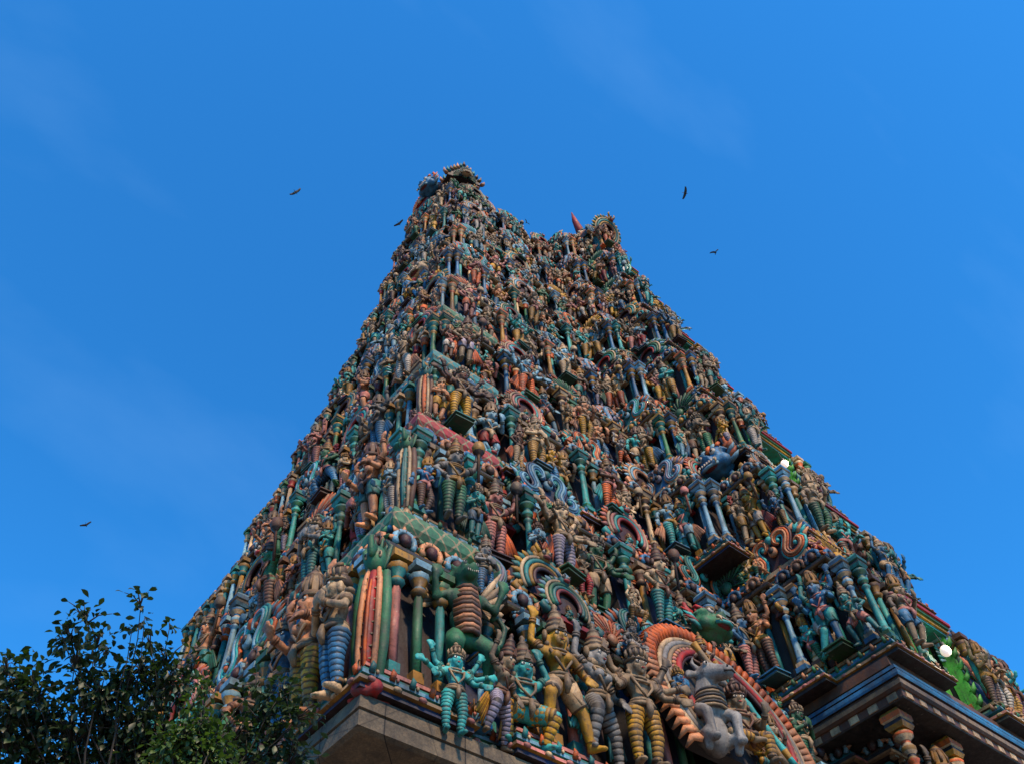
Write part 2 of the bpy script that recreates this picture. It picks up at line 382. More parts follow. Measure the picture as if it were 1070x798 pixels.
for i in range(9):
    poly, sts, T = tier_plan(i); s = T['s']; z = b[i]
    te = empty('tier', (0, 0, 0), tower); te.matrix_parent_inverse = Matrix.Translation(-TL)
    te['label'] = '%s tier of the tower counted from the granite base' % ORD[i]
    TIERS.append((poly, sts, T, te))
    def tch(name, mb, mat=None, color=None):
        return obj(name, mb, mat, te, color)
    e0 = -.02 if i == 0 else 0
    BT = ((ins(b[i+1])-T['a'])/s/(XC-T['a']), KY*(ins(b[i+1])-T['a'])/s/(YC-T['ay'])); T['BT'] = BT
    m = MB()
    loft(m, poly, [(d*s+e0, f*s) for d, f in [(.055, 0), (.055, .02), (.07, .022), (.07, .036), (.045, .038), (.045, .05), (.058, .06), (.062, .072), (.058, .084), (.04, .09), (.04, .10), (.05, .102), (.05, .118), (.0, .12)]],
         [[pick('charcoal', 'navy')], [pick('gold', 'stone')], [P['cream'], P['stone'], P['pink']], P['black'], [pick('red', 'maroon', 'teal'), pick('brown', 'teal')], [pick('green', 'teal', 'blue')], [pick('turquoise', 'green', 'sky_blue'), pick('teal', 'blue')], [pick('green', 'teal', 'blue')], [P['cream'], P['gold']], P['black'], [pick('navy', 'teal', 'brown'), P['stone']], [pick('cream', 'gold', 'stone'), pick('pink', 'stone')], P['maroon']], z, True, BT)
    md = [leaf_crest(pick('teal', 'green', 'blue'), pick('cream', 'gold')), leaf_crest(pick('peach', 'orange', 'gold'), pick('cream', 'pink'))]
    for k, j, M_ in along(poly, .07, .028, s, z, BT, .09): m.put(MB().ball((0, 0, 0), (.017, .008, .009), 6, 4, P['cream'] if j % 2 else P['pink']), M_)
    for k, j, M_ in along(poly, .062, .072, s, z, BT, .075): m.put(md[j % 2], M_ @ Matrix.Scale(.42, 4))
    tch('base_moulding', m)
    m = MB()
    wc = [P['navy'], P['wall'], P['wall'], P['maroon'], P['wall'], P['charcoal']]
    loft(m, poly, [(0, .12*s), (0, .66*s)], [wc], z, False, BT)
    pl = [pilaster(pick('teal', 'turquoise', 'sky_blue', 'blue'), pick('gold', 'cream', 'stone'), pick('green', 'teal', 'brown')), pilaster(pick('peach', 'cream', 'gold', 'pink'), pick('teal', 'red', 'brown'), pick('gold', 'stone')), pilaster(pick('green', 'teal', 'dark_green'), pick('gold', 'orange'), pick('cream', 'sky_blue'))]
    for k, j, M_ in along(poly, .0, .14, s, z, BT, .105, .02): m.put(pl[(k+j) % 3], M_)
    tch('wall', m)
    m = MB()
    c1, c2, c3 = pick('teal', 'blue', 'green'), pick('gold', 'yellow', 'cream'), pick('sky_blue', 'turquoise', 'pink')
    loft(m, poly, [(d*s, f*s) for d, f in [(0, 0.650), (.03, 0.652), (.03, 0.670), (.022, 0.672), (.022, 0.678), (.04, 0.682), (.045, 0.694), (.04, 0.704), (0.075, 0.706), (0.110, 0.700), (0.120, 0.705), (0.120, 0.722), (0.113, 0.726), (0.100, 0.750), (0.070, 0.775), (.045, 0.790), (.045, 0.798), (.06, 0.800), (.06, 0.812), (.05, 0.814), (.05, 0.828), (.065, 0.832), (.065, 0.850), (-.03, 0.852)]],
         [P['wall'], [c2, P['stone']], P['black'], P['black'], [c3, c1], [c1], P['black'], P['wall'], [P['cream'], P['stone']], [P['stone'], P['cream'], P['stone'], P['pink']], P['black'], [c1], [c1, P['dark_green'], P['brown']], [c1, P['brown']], [P['stone'], c1], P['black'], [c2, P['pink']], [c2], P['black'], [c3, P['maroon']], [P['stone'], c3], [c3, P['stone']], P['wall']], z, True, BT)
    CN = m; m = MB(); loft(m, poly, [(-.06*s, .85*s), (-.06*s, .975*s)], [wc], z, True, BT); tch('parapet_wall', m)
    # dentil blocks under the eave
    m = CN; ep = lean(offset(poly, .088*s), .70*s, BT); n_ = len(ep)
    for k in range(n_//2):
        A, B = ep[k], ep[(k+1) % n_]; t = B-A; ln = t.length
        if ln < .3*s: continue
        t.normalize(); nn = Vector((t.y, -t.x, 0)); q = max(1, int(ln/(.06*s)))
        for j in range(q):
            c0 = A+t*(j+.5)*ln/q; hw = .016*s
            if nn.dot(Vector((-O.x-c0.x, -O.y-c0.y, 0))) < 0: continue
            R_ = Matrix(((t.x, nn.x, 0, O.x+c0.x), (t.y, nn.y, 0, O.y+c0.y), (0, 0, 1, O.z+z), (0, 0, 0, 1)))
            bx = MB().box((-hw, -.02*s, .688*s), (hw, .010*s, .7045*s), P['cream'] if j % 2 else P['stone']); m.put(bx, R_)
    md = [medallion(pick('teal', 'sky_blue', 'turquoise', 'blue'), pick('orange', 'peach', 'pink'), pick('cream', 'maroon', 'gold')), medallion(pick('peach', 'cream', 'gold'), pick('teal', 'blue', 'green'), pick('maroon', 'brown'))]
    for k, j, M_ in along(poly, .105, .735, s, z, BT, .125, .01): m.put(md[j % 2], M_)
    lc_ = [leaf_crest(pick('teal', 'blue', 'green'), pick('cream', 'pink')), leaf_crest(pick('orange', 'peach', 'gold'), pick('sky_blue', 'cream'))]
    for k, j, M_ in along(poly, .05, .845, s, z, BT, .085): m.put(lc_[j % 2], M_)
    bk = [bracket(pick('brown', 'gold', 'peach'), pick('teal', 'cream')), bracket(pick('teal', 'green', 'blue'), pick('gold', 'cream'))]
    for k, j, M_ in along(poly, .03, .685, s, z, BT, .11): m.put(bk[j % 2], M_)
    tch('cornice', m)

# the central bay's deep eave between the lowest and second tier
q = [Vector((15.77*S, T0['ay']+1.2, 0)), Vector((15.77*S, -2.58*S, 0))]
q = q+[Vector((LX-v.x, v.y, 0)) for v in reversed(q)]
m = MB(); Z1 = 5.11*S
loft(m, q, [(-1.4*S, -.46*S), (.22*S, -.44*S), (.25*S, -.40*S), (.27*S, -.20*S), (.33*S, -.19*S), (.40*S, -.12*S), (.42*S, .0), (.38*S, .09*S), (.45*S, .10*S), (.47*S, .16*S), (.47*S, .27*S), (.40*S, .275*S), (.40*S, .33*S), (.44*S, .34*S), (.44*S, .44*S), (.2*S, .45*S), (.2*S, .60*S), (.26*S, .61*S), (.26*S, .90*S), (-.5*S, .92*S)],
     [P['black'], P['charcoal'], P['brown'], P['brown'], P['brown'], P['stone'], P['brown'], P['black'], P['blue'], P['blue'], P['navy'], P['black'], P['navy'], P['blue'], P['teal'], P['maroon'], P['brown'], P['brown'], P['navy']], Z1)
ep = offset(q, .262*S)
for k in range(len(ep)-1):
    A, B_ = ep[k], ep[k+1]; t = B_-A; ln = t.length; t.normalize(); nn = Vector((t.y, -t.x, 0)); c_ = max(1, int(ln/(.62*S)))
    for j in range(c_):
        c0 = A+t*(j+.5)*ln/c_; R_ = Matrix(((t.x, nn.x, 0, O.x+c0.x), (t.y, nn.y, 0, O.y+c0.y), (0, 0, 1, O.z+Z1), (0, 0, 0, 1)))
        m.put(MB().box((-.16*S, -.1*S, -.405*S), (.16*S, .022*S, -.205*S), P['cream']), R_)
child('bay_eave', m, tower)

# ------------------------------------------------------------------ sculpted figures: unit height 1 to the top of the head, facing -y
def remesh(mb, voxel, faces, smooth=1):
    me = mb.mesh('clay', M_PAINT); o = bpy.data.objects.new('clay', me); COL.objects.link(o)
    r = o.modifiers.new('r', 'REMESH'); r.mode = 'VOXEL'; r.voxel_size = voxel
    if smooth: s_ = o.modifiers.new('s', 'SMOOTH'); s_.factor = .5; s_.iterations = smooth
    dg = bpy.context.evaluated_depsgraph_get(); n = len(o.evaluated_get(dg).data.polygons)
    if n > faces:
        d = o.modifiers.new('d', 'DECIMATE'); d.ratio = faces/(2.0*n)
    dg = bpy.context.evaluated_depsgraph_get(); m2 = o.evaluated_get(dg).data
    out = MB(); out.V = [tuple(v.co) for v in m2.vertices]; out.F = [tuple(p.vertices) for p in m2.polygons]
    out.C = [WHITE]*len(out.F); out.S = [True]*len(out.F); out.U = [None]*len(out.F)
    bpy.data.objects.remove(o); bpy.data.meshes.remove(me)
    return out
def chain(mb, pts, rad, n=8):
    mb.tube(pts, rad, n)
    for p, r in zip(pts, rad): mb.ball(p, r*1.02, 8, 6)
def hand(mb, w_, d, k=1.0):
    # palm, four unequal bent fingers and a thumb leaving the side of the palm
    w_ = Vector(w_); d = Vector(d).normalized(); sd = d.cross(Vector((0, -1, 0)))
    sd = sd.normalized() if sd.length > .1 else Vector((1, 0, 0)); nn = sd.cross(d)
    c = w_+d*.035*k; mb.tube([w_, w_+d*.03*k, w_+d*.062*k], [.02*k, .031*k, .029*k], 8, flat=.8)
    for j, ln in enumerate((.040, .052, .055, .046)):
        a = w_+d*.058*k+sd*(j-1.5)*.017*k; e = a+d*ln*.55*k+sd*(j-1.5)*.006*k; mb.tube([a, e, e+d*ln*.45*k-nn*.014*k], [.0105*k, .010*k, .008*k], 6)
    a = w_+d*.02*k+sd*.026*k; mb.tube([a, a+d*.024*k+sd*.022*k, a+d*.046*k+sd*.028*k], [.013*k, .012*k, .009*k], 6)
def head(mb, c, k=1.0, yaw=0.0, fierce=False):
    h = MB()
    h.ball((0, 0, 0), (.072, .080, .092)); h.ball((0, -.030, -.045), (.050, .046, .045))            # skull, jaw
    h.tube([(0, -.072, .022), (0, -.098, -.018)], [.010, .019], 6); h.ball((0, -.094, -.020), .016, 6, 5)   # nose
    h.ball((0, -.075, -.048), (.028, .014, .009), 8, 5); h.ball((0, -.070, -.076), (.024, .018, .016), 8, 5)  # lips, chin
    for s_ in (-1, 1):
        h.ball((s_*.032, -.070, .030), (.026, .012, .008), 8, 5); h.ball((s_*.040, -.058, -.022), (.024, .022, .024), 8, 5)   # brow, cheek
        h.ball((s_*.078, 0, -.01), (.014, .022, .036), 8, 5); h.ball((s_*.082, 0, -.06), (.016, .018, .024), 8, 5)             # ear, lobe
    M = Matrix.Translation(Vector(c)) @ Matrix.Rotation(yaw, 4, 'Z') @ Matrix.Scale(k, 4)
    mb.put(h, M); return M
def figure(arms, legs, seated=False, yaw=0.0, lean=(0, 0), fat=1.0, bust=False, hk=1.12, dz=0.0, faces=2600):
    B = MB(); lx, ly = lean
    pel = Vector((0, 0, .52+dz)); wai = Vector((lx*.35, ly*.3, .605+dz)); che = Vector((lx*.75, ly*.8, .735+dz)); nec = Vector((lx, ly, .835+dz)); hd = Vector((lx*1.05, ly-.012, .925+dz))
    B.ball(pel, (.105*fat, .082*fat, .075)); B.ball(wai+Vector((0, -.012*fat, 0)), (.085*fat, .075*fat, .085)); B.ball(che, (.115, .082, .098))
    chain(B, [pel, wai, che], [.08*fat, .072*fat, .085]); chain(B, [che+Vector((-.115, 0, .05)), che+Vector((0, 0, .06)), che+Vector((.115, 0, .05))], [.052, .058, .052]); chain(B, [che, nec, hd], [.06, .044, .046])
    if bust:
        for s_ in (-1, 1): B.ball(che+Vector((s_*.055, -.075, -.015)), .05)
    HM = head(B, hd, hk, yaw)
    J = MB(); BL = MB(); AR = MB(); bands = MB(); shorts = MB(); wr = []
    for sd, el, wrist, hdir in arms:
        sh = che+Vector((sd*.135, 0, .045)); el = Vector(el)+Vector((0, 0, dz)); wrist = Vector(wrist)+Vector((0, 0, dz))
        chain(B, [sh, (sh+el)/2, el, (el+wrist)/2, wrist], [.046, .041, .034, .032, .024]); hand(B, wrist, hdir, 1.15); wr.append((wrist, Vector(hdir).normalized()))
        for p, q, r in ((sh, el, .052), (el, wrist, .036)):
            for f in ((.45, .58) if p is sh else (.78, .9)):
                d = (q-p); a = p+d*f; AR.tube([a-d.normalized()*.011, a+d.normalized()*.011], [r, r], 8, (.42, .36, .30))
    for hip, knee, ank, toe in legs:
        hip, knee, ank, toe = [Vector(v)+Vector((0, 0, 0)) for v in (hip, knee, ank, toe)]
        chain(B, [hip, (hip+knee)/2, knee, (knee+ank)/2, ank], [.078*fat, .068*fat, .052, .048, .033]); heel = ank+Vector((0, .015, -.02))
        chain(B, [heel, (heel+toe)/2+Vector((0, 0, .008)), toe], [.032, .032, .024]); B.ball(toe, (.035, .03, .018))
        pts = []; rad = []; cc = []; nb = 10
        for k in range(nb):
            for f, g in ((.0, 1.17), (.10, 1.25), (.5, 1.29), (.80, 1.25), (.99, 1.17)):
                u = (k+f)/nb*.96+.02
                p = hip.lerp(knee, u*2) if u < .5 else knee.lerp(ank, u*2-1); r = (.078+(.052-.078)*u*2)*fat**.5 if u < .5 else .052+(.034-.052)*(u*2-1)
                pts.append(p); rad.append(r*g*.93); cc.append((.10, .085, .08) if f in (.99, .0) else ((.30, .27, .24) if f == .80 else WHITE))
        bands.tube(pts, rad, 9, cc[:-1])
        e_ = hip.lerp(knee, .78); shorts.tube([hip+Vector((0, 0, .02)), hip.lerp(knee, .3), hip.lerp(knee, .6), e_, hip.lerp(knee, .84)], [.088*fat, .086*fat, .078, .076, .060], 10, [WHITE, (.85, .8, .75), WHITE, (.25, .2, .16)])
        for q_ in range(5): a_ = q_/5*6.283; shorts.tube([hip+Vector((.07*math.cos(a_), .07*math.sin(a_), 0)), hip.lerp(knee, .4)+Vector((.076*math.cos(a_+.4), .076*math.sin(a_+.4), 0)), e_+Vector((.066*math.cos(a_+.7), .066*math.sin(a_+.7), 0))], .012, 5, (.7, .62, .55))
        a = ank+Vector((0, 0, .02)); AR.tube([a, a+Vector((0, 0, .028))], [.048, .046], 8, (.42, .36, .30))
    body = remesh(B, .0125, faces); body.put(AR)
    # necklaces, belt with a tassel, garland, ear discs
    def ring(c, r, t, tilt=0, n=12, sy=.8, J=J):
        pts = [Vector(c)+Vector((r*math.cos(2*math.pi*k/n), sy*r*math.sin(2*math.pi*k/n), tilt*r*math.sin(2*math.pi*k/n))) for k in range(n+1)]
        J.tube(pts, t, 6)
    ring(che+Vector((0, -.012, .082)), .075, .014, .3); ring(che+Vector((0, -.02, .055)), .10, .012, .55); ring(wai+Vector((0, -.01, -.035)), .098*fat, .02, 0, J=BL); ring(pel+Vector((0, -.01, .02)), .112*fat, .022, .1, J=BL)
    BL.tube([pel+Vector((0, -.11*fat, .03)), pel+Vector((0, -.125*fat, -.06)), pel+Vector((0, -.10*fat, -.13))], [.022, .034, .018], 7)
    J.tube([che+Vector((-.10, -.055, .05)), che+Vector((-.07, -.10, -.06)), wai+Vector((0, -.10*fat, -.02)), che+Vector((.07, -.10, -.06)), che+Vector((.10, -.055, .05))], .014, 6)
    for s_ in (-1, 1):
        pass
        sc = che+Vector((s_*.165, 0, .075)); J.ball(sc, (.04, .045, .028), 8, 5)
    eyes = MB()
    for s_ in (-1, 1):
        e = MB(); e.ball((0, 0, 0), (.021, .010, .012), 8, 5, (.8, .77, .70)); e.ball((0, -.0075, 0), (.009, .006, .009), 6, 5, (.02, .015, .015)); e.tube([(-.03, -.004, .017), (0, -.010, .026), (.03, -.002, .016)], .005, 5, (.02, .015, .015))
        eyes.put(e, HM @ Matrix.Translation((s_*.031, -.076, .010)))
    m_ = MB(); m_.ball((0, -.091, -.048), (.023, .006, .006), 6, 4, (.30, .02, .02)); eyes.put(m_, HM)
    crown = MB(); crown.lathe([(.082, .035), (.090, .045), (.090, .075), (.074, .082), (.080, .10), (.085, .115), (.066, .13), (.068, .15), (.072, .16), (.054, .18), (.05, .215), (.056, .225), (.035, .245), (.02, .28), (.028, .295), (.01, .325)], 10,
        [(.75, .7, .6), WHITE, (.6, .55, .5), (.15, .12, .1), WHITE, WHITE, (.2, .15, .12), (1.1, .5, .4), (.7, .65, .55), WHITE, (.35, .3, .25), WHITE, (.5, .45, .4), WHITE, WHITE])
    for s_ in (-1, 1): crown.ball((s_*.088, -.004, -.065), (.018, .026, .026), 8, 5)
    crown.put(MB().prism([(-.03, .05), (0, .14), (.03, .05)], -.10, -.085, WHITE))
    for s_ in (-1, 1): crown.ball((s_*.095, .01, .02), (.022, .03, .05), 8, 6, (.8, .75, .65))
    kind = len(FIG) % 3
    if kind:
        crown.__init__()
        if kind == 1:
            crown.lathe([(.083, .03), (.092, .045), (.088, .07), (.078, .078), (.082, .12), (.074, .17), (.06, .21), (.066, .225), (.05, .24), (.03, .27), (.012, .285)], 12, [WHITE, (.5, .4, .3), WHITE, (.9, .85, .8), (.9, .85, .8), (.9, .85, .8), (.4, .3, .25), WHITE, (.6, .5, .4), WHITE])
            for k in range(8): a_ = k*math.pi/4; crown.tube([(.08*math.cos(a_), .08*math.sin(a_), .085), (.084*math.cos(a_), .084*math.sin(a_), .13), (.06*math.cos(a_), .06*math.sin(a_), .205)], .012, 5, (.55, .48, .4))
        else:
            crown.ball((0, .015, .05), (.092, .095, .07), 10, 6, (.25, .2, .18)); crown.lathe([(.09, .035), (.095, .045), (.09, .06)], 12, WHITE); crown.ball((0, .01, .145), (.06, .06, .065), 9, 6, (.3, .24, .2)); crown.tube([(.05*math.cos(k*.8), .01+.05*math.sin(k*.8), .10+.012*k) for k in range(9)], .018, 5, (.5, .42, .34)); crown.ball((0, 0, .215), .028, 8, 5, WHITE)
            for k in range(7): a_ = -.2-k*.46; crown.tube([(.085*math.cos(a_), .085*math.sin(a_), .055), (.10*math.cos(a_), .10*math.sin(a_), .10), (.092*math.cos(a_), .092*math.sin(a_), .13)], [.02, .016, .004], 5, WHITE, flat=.6)
        for s_ in (-1, 1): crown.ball((s_*.088, -.004, -.065), (.018, .026, .026), 8, 5)
    c2 = MB(); c2.put(crown, HM)
    return dict(body=body, necklace=J, belt=BL, shorts=shorts, leggings=bands, eyes=eyes, crown=c2, hm=HM, wrists=wr, pel=pel, che=che, seated=seated)

SL = lambda x0=.065, k=.075, a=.07: [((-x0, 0, .50), (-k, -.015, .28), (-a, .01, .05), (-a-.02, -.09, .018)), ((x0, 0, .50), (k, -.015, .28), (a, .01, .05), (a+.02, -.09, .018))]
FIG = []
def addfig(phrase, f, **k): f['phrase'] = phrase; f.update(k); FIG.append(f)
addfig('club-bearing', figure([(-1, (-.25, -.01, .66), (-.13, -.05, .56), (.8, 0, -.3)), (1, (.24, -.03, .86), (.27, -.05, 1.02), (.1, 0, 1))], SL(), yaw=.2))
addfig('four-armed', figure([(-1, (-.25, .0, .86), (-.28, -.04, 1.02), (0, 0, 1)), (1, (.25, .0, .86), (.28, -.04, 1.02), (0, 0, 1)), (-1, (-.21, -.05, .65), (-.20, -.19, .70), (0, -.6, .8)), (1, (.21, -.05, .65), (.20, -.19, .66), (0, -.6, -.6))], SL(), bust=True))
addfig('praying', figure([(-1, (-.20, -.06, .63), (-.04, -.16, .72), (.3, -.2, .9)), (1, (.20, -.06, .63), (.04, -.16, .72), (-.3, -.2, .9))], SL(.06, .06, .055), yaw=-.25))
addfig('lunging', figure([(-1, (-.25, .02, .90), (-.24, -.02, 1.10), (-.1, -.1, 1)), (1, (.25, .0, .66), (.20, -.12, .56), (.3, -.5, -.8))],
        [((-.065, 0, .50), (-.17, -.12, .34), (-.16, -.02, .06), (-.22, -.10, .02)), ((.065, 0, .50), (.20, .0, .30), (.27, .03, .05), (.34, -.05, .02))], lean=(-.03, -.03), bust=True))
addfig('cross-legged', figure([(-1, (-.22, -.03, .64), (-.18, -.17, .58), (.1, -.9, .2)), (1, (.22, -.03, .66), (.23, -.13, .80), (.1, -.3, .9))],
        [((-.07, 0, .50), (-.27, -.15, .46), (-.03, -.22, .42), (.06, -.25, .42)), ((.07, 0, .50), (.27, -.15, .46), (.03, -.17, .45), (-.06, -.20, .47))], seated=True))
addfig('six-armed', figure([(-1, (-.25, .02, .88), (-.32, -.02, 1.02), (-.3, 0, 1)), (1, (.25, .02, .88), (.32, -.02, 1.02), (.3, 0, 1)), (-1, (-.28, .0, .76), (-.42, -.06, .80), (-1, 0, .3)), (1, (.28, .0, .76), (.42, -.06, .80), (1, 0, .3)), (-1, (-.24, -.04, .66), (-.30, -.16, .60), (-.6, -.5, -.3)), (1, (.24, -.04, .66), (.30, -.16, .60), (.6, -.5, -.3))], SL(.07, .11, .09), faces=3200))
addfig('squatting', figure([(-1, (-.24, -.02, .88), (-.15, -.04, 1.05), (.2, 0, 1)), (1, (.24, -.02, .88), (.15, -.04, 1.05), (-.2, 0, 1))],
        [((-.08, 0, .50), (-.24, -.14, .44), (-.17, -.03, .20), (-.22, -.12, .17)), ((.08, 0, .50), (.24, -.14, .44), (.17, -.03, .20), (.22, -.12, .17))], fat=1.3, dz=0))
addfig('swaying', figure([(-1, (-.23, .02, .66), (-.27, -.02, .50), (-.1, 0, -1)), (1, (.22, -.05, .66), (.14, -.17, .76), (-.2, -.2, .9))],
        [((-.065, 0, .50), (-.05, -.02, .28), (-.03, .01, .05), (-.05, -.09, .018)), ((.065, 0, .50), (.12, -.07, .29), (.09, .0, .05), (.13, -.09, .018))], lean=(.035, 0), yaw=.35, bust=True))
addfig('seated', figure([(-1, (-.23, .0, .65), (-.24, -.08, .53), (0, -.2, -1)), (1, (.22, -.04, .66), (.18, -.17, .74), (0, -.4, .9))],
        [((-.07, 0, .50), (-.25, -.16, .47), (-.04, -.20, .43), (.05, -.22, .42)), ((.07, 0, .50), (.12, -.20, .47), (.12, -.19, .24), (.13, -.28, .21))], seated=True, yaw=-.3))
addfig('arms-folded', figure([(-1, (-.22, -.05, .64), (-.03, -.17, .63), (1, -.2, -.2)), (1, (.22, -.05, .64), (.04, -.17, .66), (-1, -.2, -.2))], SL(.06, .09, .06), fat=1.15))

CLUB = MB(); CLUB.lathe([(.018, -.42), (.02, 0), (.03, .02), (.07, .06), (.085, .13), (.06, .2), (.02, .23)], 8, [P['cream'], P['gold'], P['brown'], WHITE, WHITE, P['gold']])
def sash_mesh():
    m = MB()
    for s_ in (-1, 1):
        n = 7
        for k in range(n):
            x0 = s_*(.10+.02*k); x1 = s_*(.12+.034*k); m.tube([(x0*.75, .03, .53), (x0*1.0+s_*.03, .02, .40), (x1+s_*.04, .03, .24-.012*k), (x1+s_*.05, .045, .09+.035*k)], [.010, .018, .022, .010], 5, WHITE if k % 2 else (.6, .5, .5), flat=.7)
    return m
SASH = sash_mesh()
def halo_mesh(n=18):
    m = MB(); m.put(MB().lathe([(.155, -.012), (.155, .012)], 20, (.35, .3, .3)), Matrix.Rotation(math.pi/2, 4, 'X'))
    for r, c in ((.06, WHITE), (.10, (.7, .6, .5)), (.145, WHITE)):
        m.tube([(r*math.cos(2*math.pi*k/20), -.012, r*math.sin(2*math.pi*k/20)) for k in range(21)], .015, 5, c)
    for k in range(n):
        t = 2*math.pi*k/n; c, s_ = math.cos(t), math.sin(t)
        if s_ < -.75: continue
        m.tube([(.15*c, 0, .15*s_), (.195*c-.012*s_, 0, .195*s_+.012*c), (.225*c, 0, .225*s_)], [.026, .022, .004], 5, WHITE if k % 2 else (.75, .7, .6))
    return m
HALO = halo_mesh()
BLOCK = MB(); BLOCK.lathe([(.15, 0), (.15, .02), (.125, .03), (.125, .055), (.16, .065), (.16, .085)], 4, [P['cream'], (.3, .3, .3), WHITE, P['cream'], WHITE], square=True)
def mesh_of(mb, n): return mb.mesh(n, M_PAINT)
for f in FIG:
    f['me'] = {k: mesh_of(f[k], n) for k, n in (('body', 'statue'), ('necklace', 'necklace'), ('belt', 'belt'), ('shorts', 'shorts'), ('leggings', 'leggings'), ('crown', 'crown'), ('eyes', 'eyes'))}
ME_CLUB, ME_SASH, ME_HALO, ME_BLOCK = [mesh_of(m, n) for m, n in ((CLUB, 'club'), (SASH, 'sash'), (HALO, 'halo'), (BLOCK, 'pedestal'))]

# ------------------------------------------------------------------ ornaments, unit width 1, base at z = 0, facing -y
def scroll(c1, c2, c3, rim):
    m = MB()
    for sg in (-1, 1):
        ctl = [(.13, .40), (.07, .46), (.08, .56), (.17, .60), (.26, .55), (.28, .45), (.24, .34), (.20, .24), (.24, .13), (.34, .09), (.44, .14), (.47, .24), (.41, .31), (.35, .27)]
        pts = []
        for k in range(len(ctl)-1):
            p0, p1, p2, p3 = [Vector((*ctl[max(0, min(len(ctl)-1, k+q))], 0)) for q in (-1, 0, 1, 2)]
            for u in (0, .5): pts.append(.5*(2*p1+(p2-p0)*u+(2*p0-5*p1+4*p2-p3)*u*u+(3*p1-p0-3*p2+p3)*u**3))
        pts.append(Vector((*ctl[-1], 0)))
        for j, c in enumerate((rim, c1, c2, c1, c3)):
            out = []
            for k, p in enumerate(pts):
                t = (pts[min(k+1, len(pts)-1)]-pts[max(k-1, 0)]).normalized(); n_ = Vector((-t.y, t.x, 0)); tap = min(1, k/4, (len(pts)-1-k)/4)*.8+.2
                q = p+n_*(j-2)*.033*tap; out.append((sg*q.x, -.05-.014*(2-abs(j-2)), q.y))
            m.tube(out, [.021*(min(1, k/4, (len(pts)-1-k)/4)*.7+.3) for k in range(len(pts))], 6, c)
        m.ball((sg*.375, -.06, .245), .035, 8, 6, rim); m.ball((sg*.135, -.06, .46), .035, 8, 6, rim)
        for k in range(9):
            t = k/8*2.2-.2; x = sg*(.07+.43*math.sin(max(0, t)*.72)); z = .56-.36*(1-math.cos(max(0, t)*.7))
            m.tube([(x, -.02, z), (x*1.1, -.03, z+.07), (x*1.2+.02*sg, -.02, z+.12)], [.042, .034, .006], 5, rim if k % 2 else c2, flat=.6)
    m.prism([(-.46, .05), (.46, .05), (.50, .25), (.34, .5), (0, .62), (-.34, .5), (-.50, .25)], -.02, .10, c3)
    m.ball((0, -.06, .34), (.075, .05, .085), 10, 7, c2); m.ball((0, -.10, .35), (.045, .03, .055), 8, 6, P['black'])
    m.ball((0, -.05, .56), (.07, .06, .07), 8, 6, rim); m.tube([(0, 0, .58), (0, -.02, .70), (0, .0, .80)], [.06, .045, .01], 6, rim)
    m.box((-.48, -.06, -.02), (.48, .10, .05), P['cream'])
    return m
def arc(r, a0, a1, n, cz=.40, y=0., sx=1.):
    return [(sx*r*math.cos(a0+(a1-a0)*k/n), y, cz+r*math.sin(a0+(a1-a0)*k/n)) for k in range(n+1)]
def sunburst(c1, c2, c3, rim, inner=True):
    m = MB(); a0, a1 = -.55, math.pi+.55
    for r, t, c, y in ((.20, .028, c3, -.05), (.255, .03, c2, -.045), (.315, .032, c1, -.04), (.375, .026, P['cream'], -.03)): m.tube(arc(r, a0, a1, 22, .40, y), t, 6, c)
    for k in range(21):
        a = a0+(a1-a0)*k/20; c, s_ = math.cos(a), math.sin(a); tx, tz = -s_, c
        m.tube([(.38*c, 0, .40+.38*s_), (.44*c+.02*tx, -.02, .40+.44*s_+.02*tz), (.50*c, 0, .40+.50*s_)], [.05, .045, .008], 5, rim if k % 2 else c1, flat=.6)
    pl = [(x*.39/.39, z) for x, _, z in arc(.385, a0, a1, 16)]; m.prism(pl, .0, .08, P['maroon'])
    m.ball((0, -.03, .80), (.10, .09, .09), 8, 6, c2)
    for sg in (-1, 1):
        m.ball((sg*.045, -.11, .83), .028, 8, 5, P['white']); m.ball((sg*.047, -.135, .83), .014, 6, 4, P['black'])
        m.tube([(sg*.36, -.03, .10), (sg*.46, -.06, .05), (sg*.52, -.05, .13), (sg*.47, -.04, .20), (sg*.42, -.05, .15)], [.05, .055, .045, .035, .02], 6, c2)
        m.tube([(sg*.05, -.04, .87), (sg*.10, -.04, .96), (sg*.08, -.03, 1.03)], [.03, .025, .006], 5, rim)
    m.ball((0, -.10, .77), (.06, .035, .03), 8, 5, (.35, .03, .03))
    m.box((-.42, -.07, -.02), (.42, .10, .06), c3)
    if inner:
        f = FIG[4]; M = Matrix.Translation((0, -.02, -.02)) @ Matrix.Scale(.42, 4)
        for k, tint in (('body', c2), ('necklace', P['gold']), ('belt', P['gold']), ('leggings', c1), ('crown', P['gold'])): m.put(f[k], M @ Matrix.Translation((0, 0, -.28)), tint)
    return m
def fan(c1, c2, c3):
    m = MB()
    for ring, (r, c) in enumerate(((.16, c3), (.24, c1), (.32, c2), (.40, c1))): m.tube(arc(r, -.2, math.pi+.2, 18, .12, -.02+.012*ring), .032, 6, c)
    for k in range(17):
        a = -.25+(math.pi+.5)*k/16; c, s_ = math.cos(a), math.sin(a)
        m.tube([(.12*c, -.045, .12+.12*s_), (.34*c, -.03, .12+.34*s_), (.47*c, 0, .12+.47*s_), (.52*c, 0, .12+.52*s_)], [.012, .026, .036, .010], 5, c1 if k % 2 else c2, flat=.7)
    m.prism([(x, z) for x, _, z in arc(.42, -.2, math.pi+.2, 16, .12)], 0, .05, c3); m.ball((0, -.05, .12), (.10, .07, .11), 8, 6, c2)
    return m
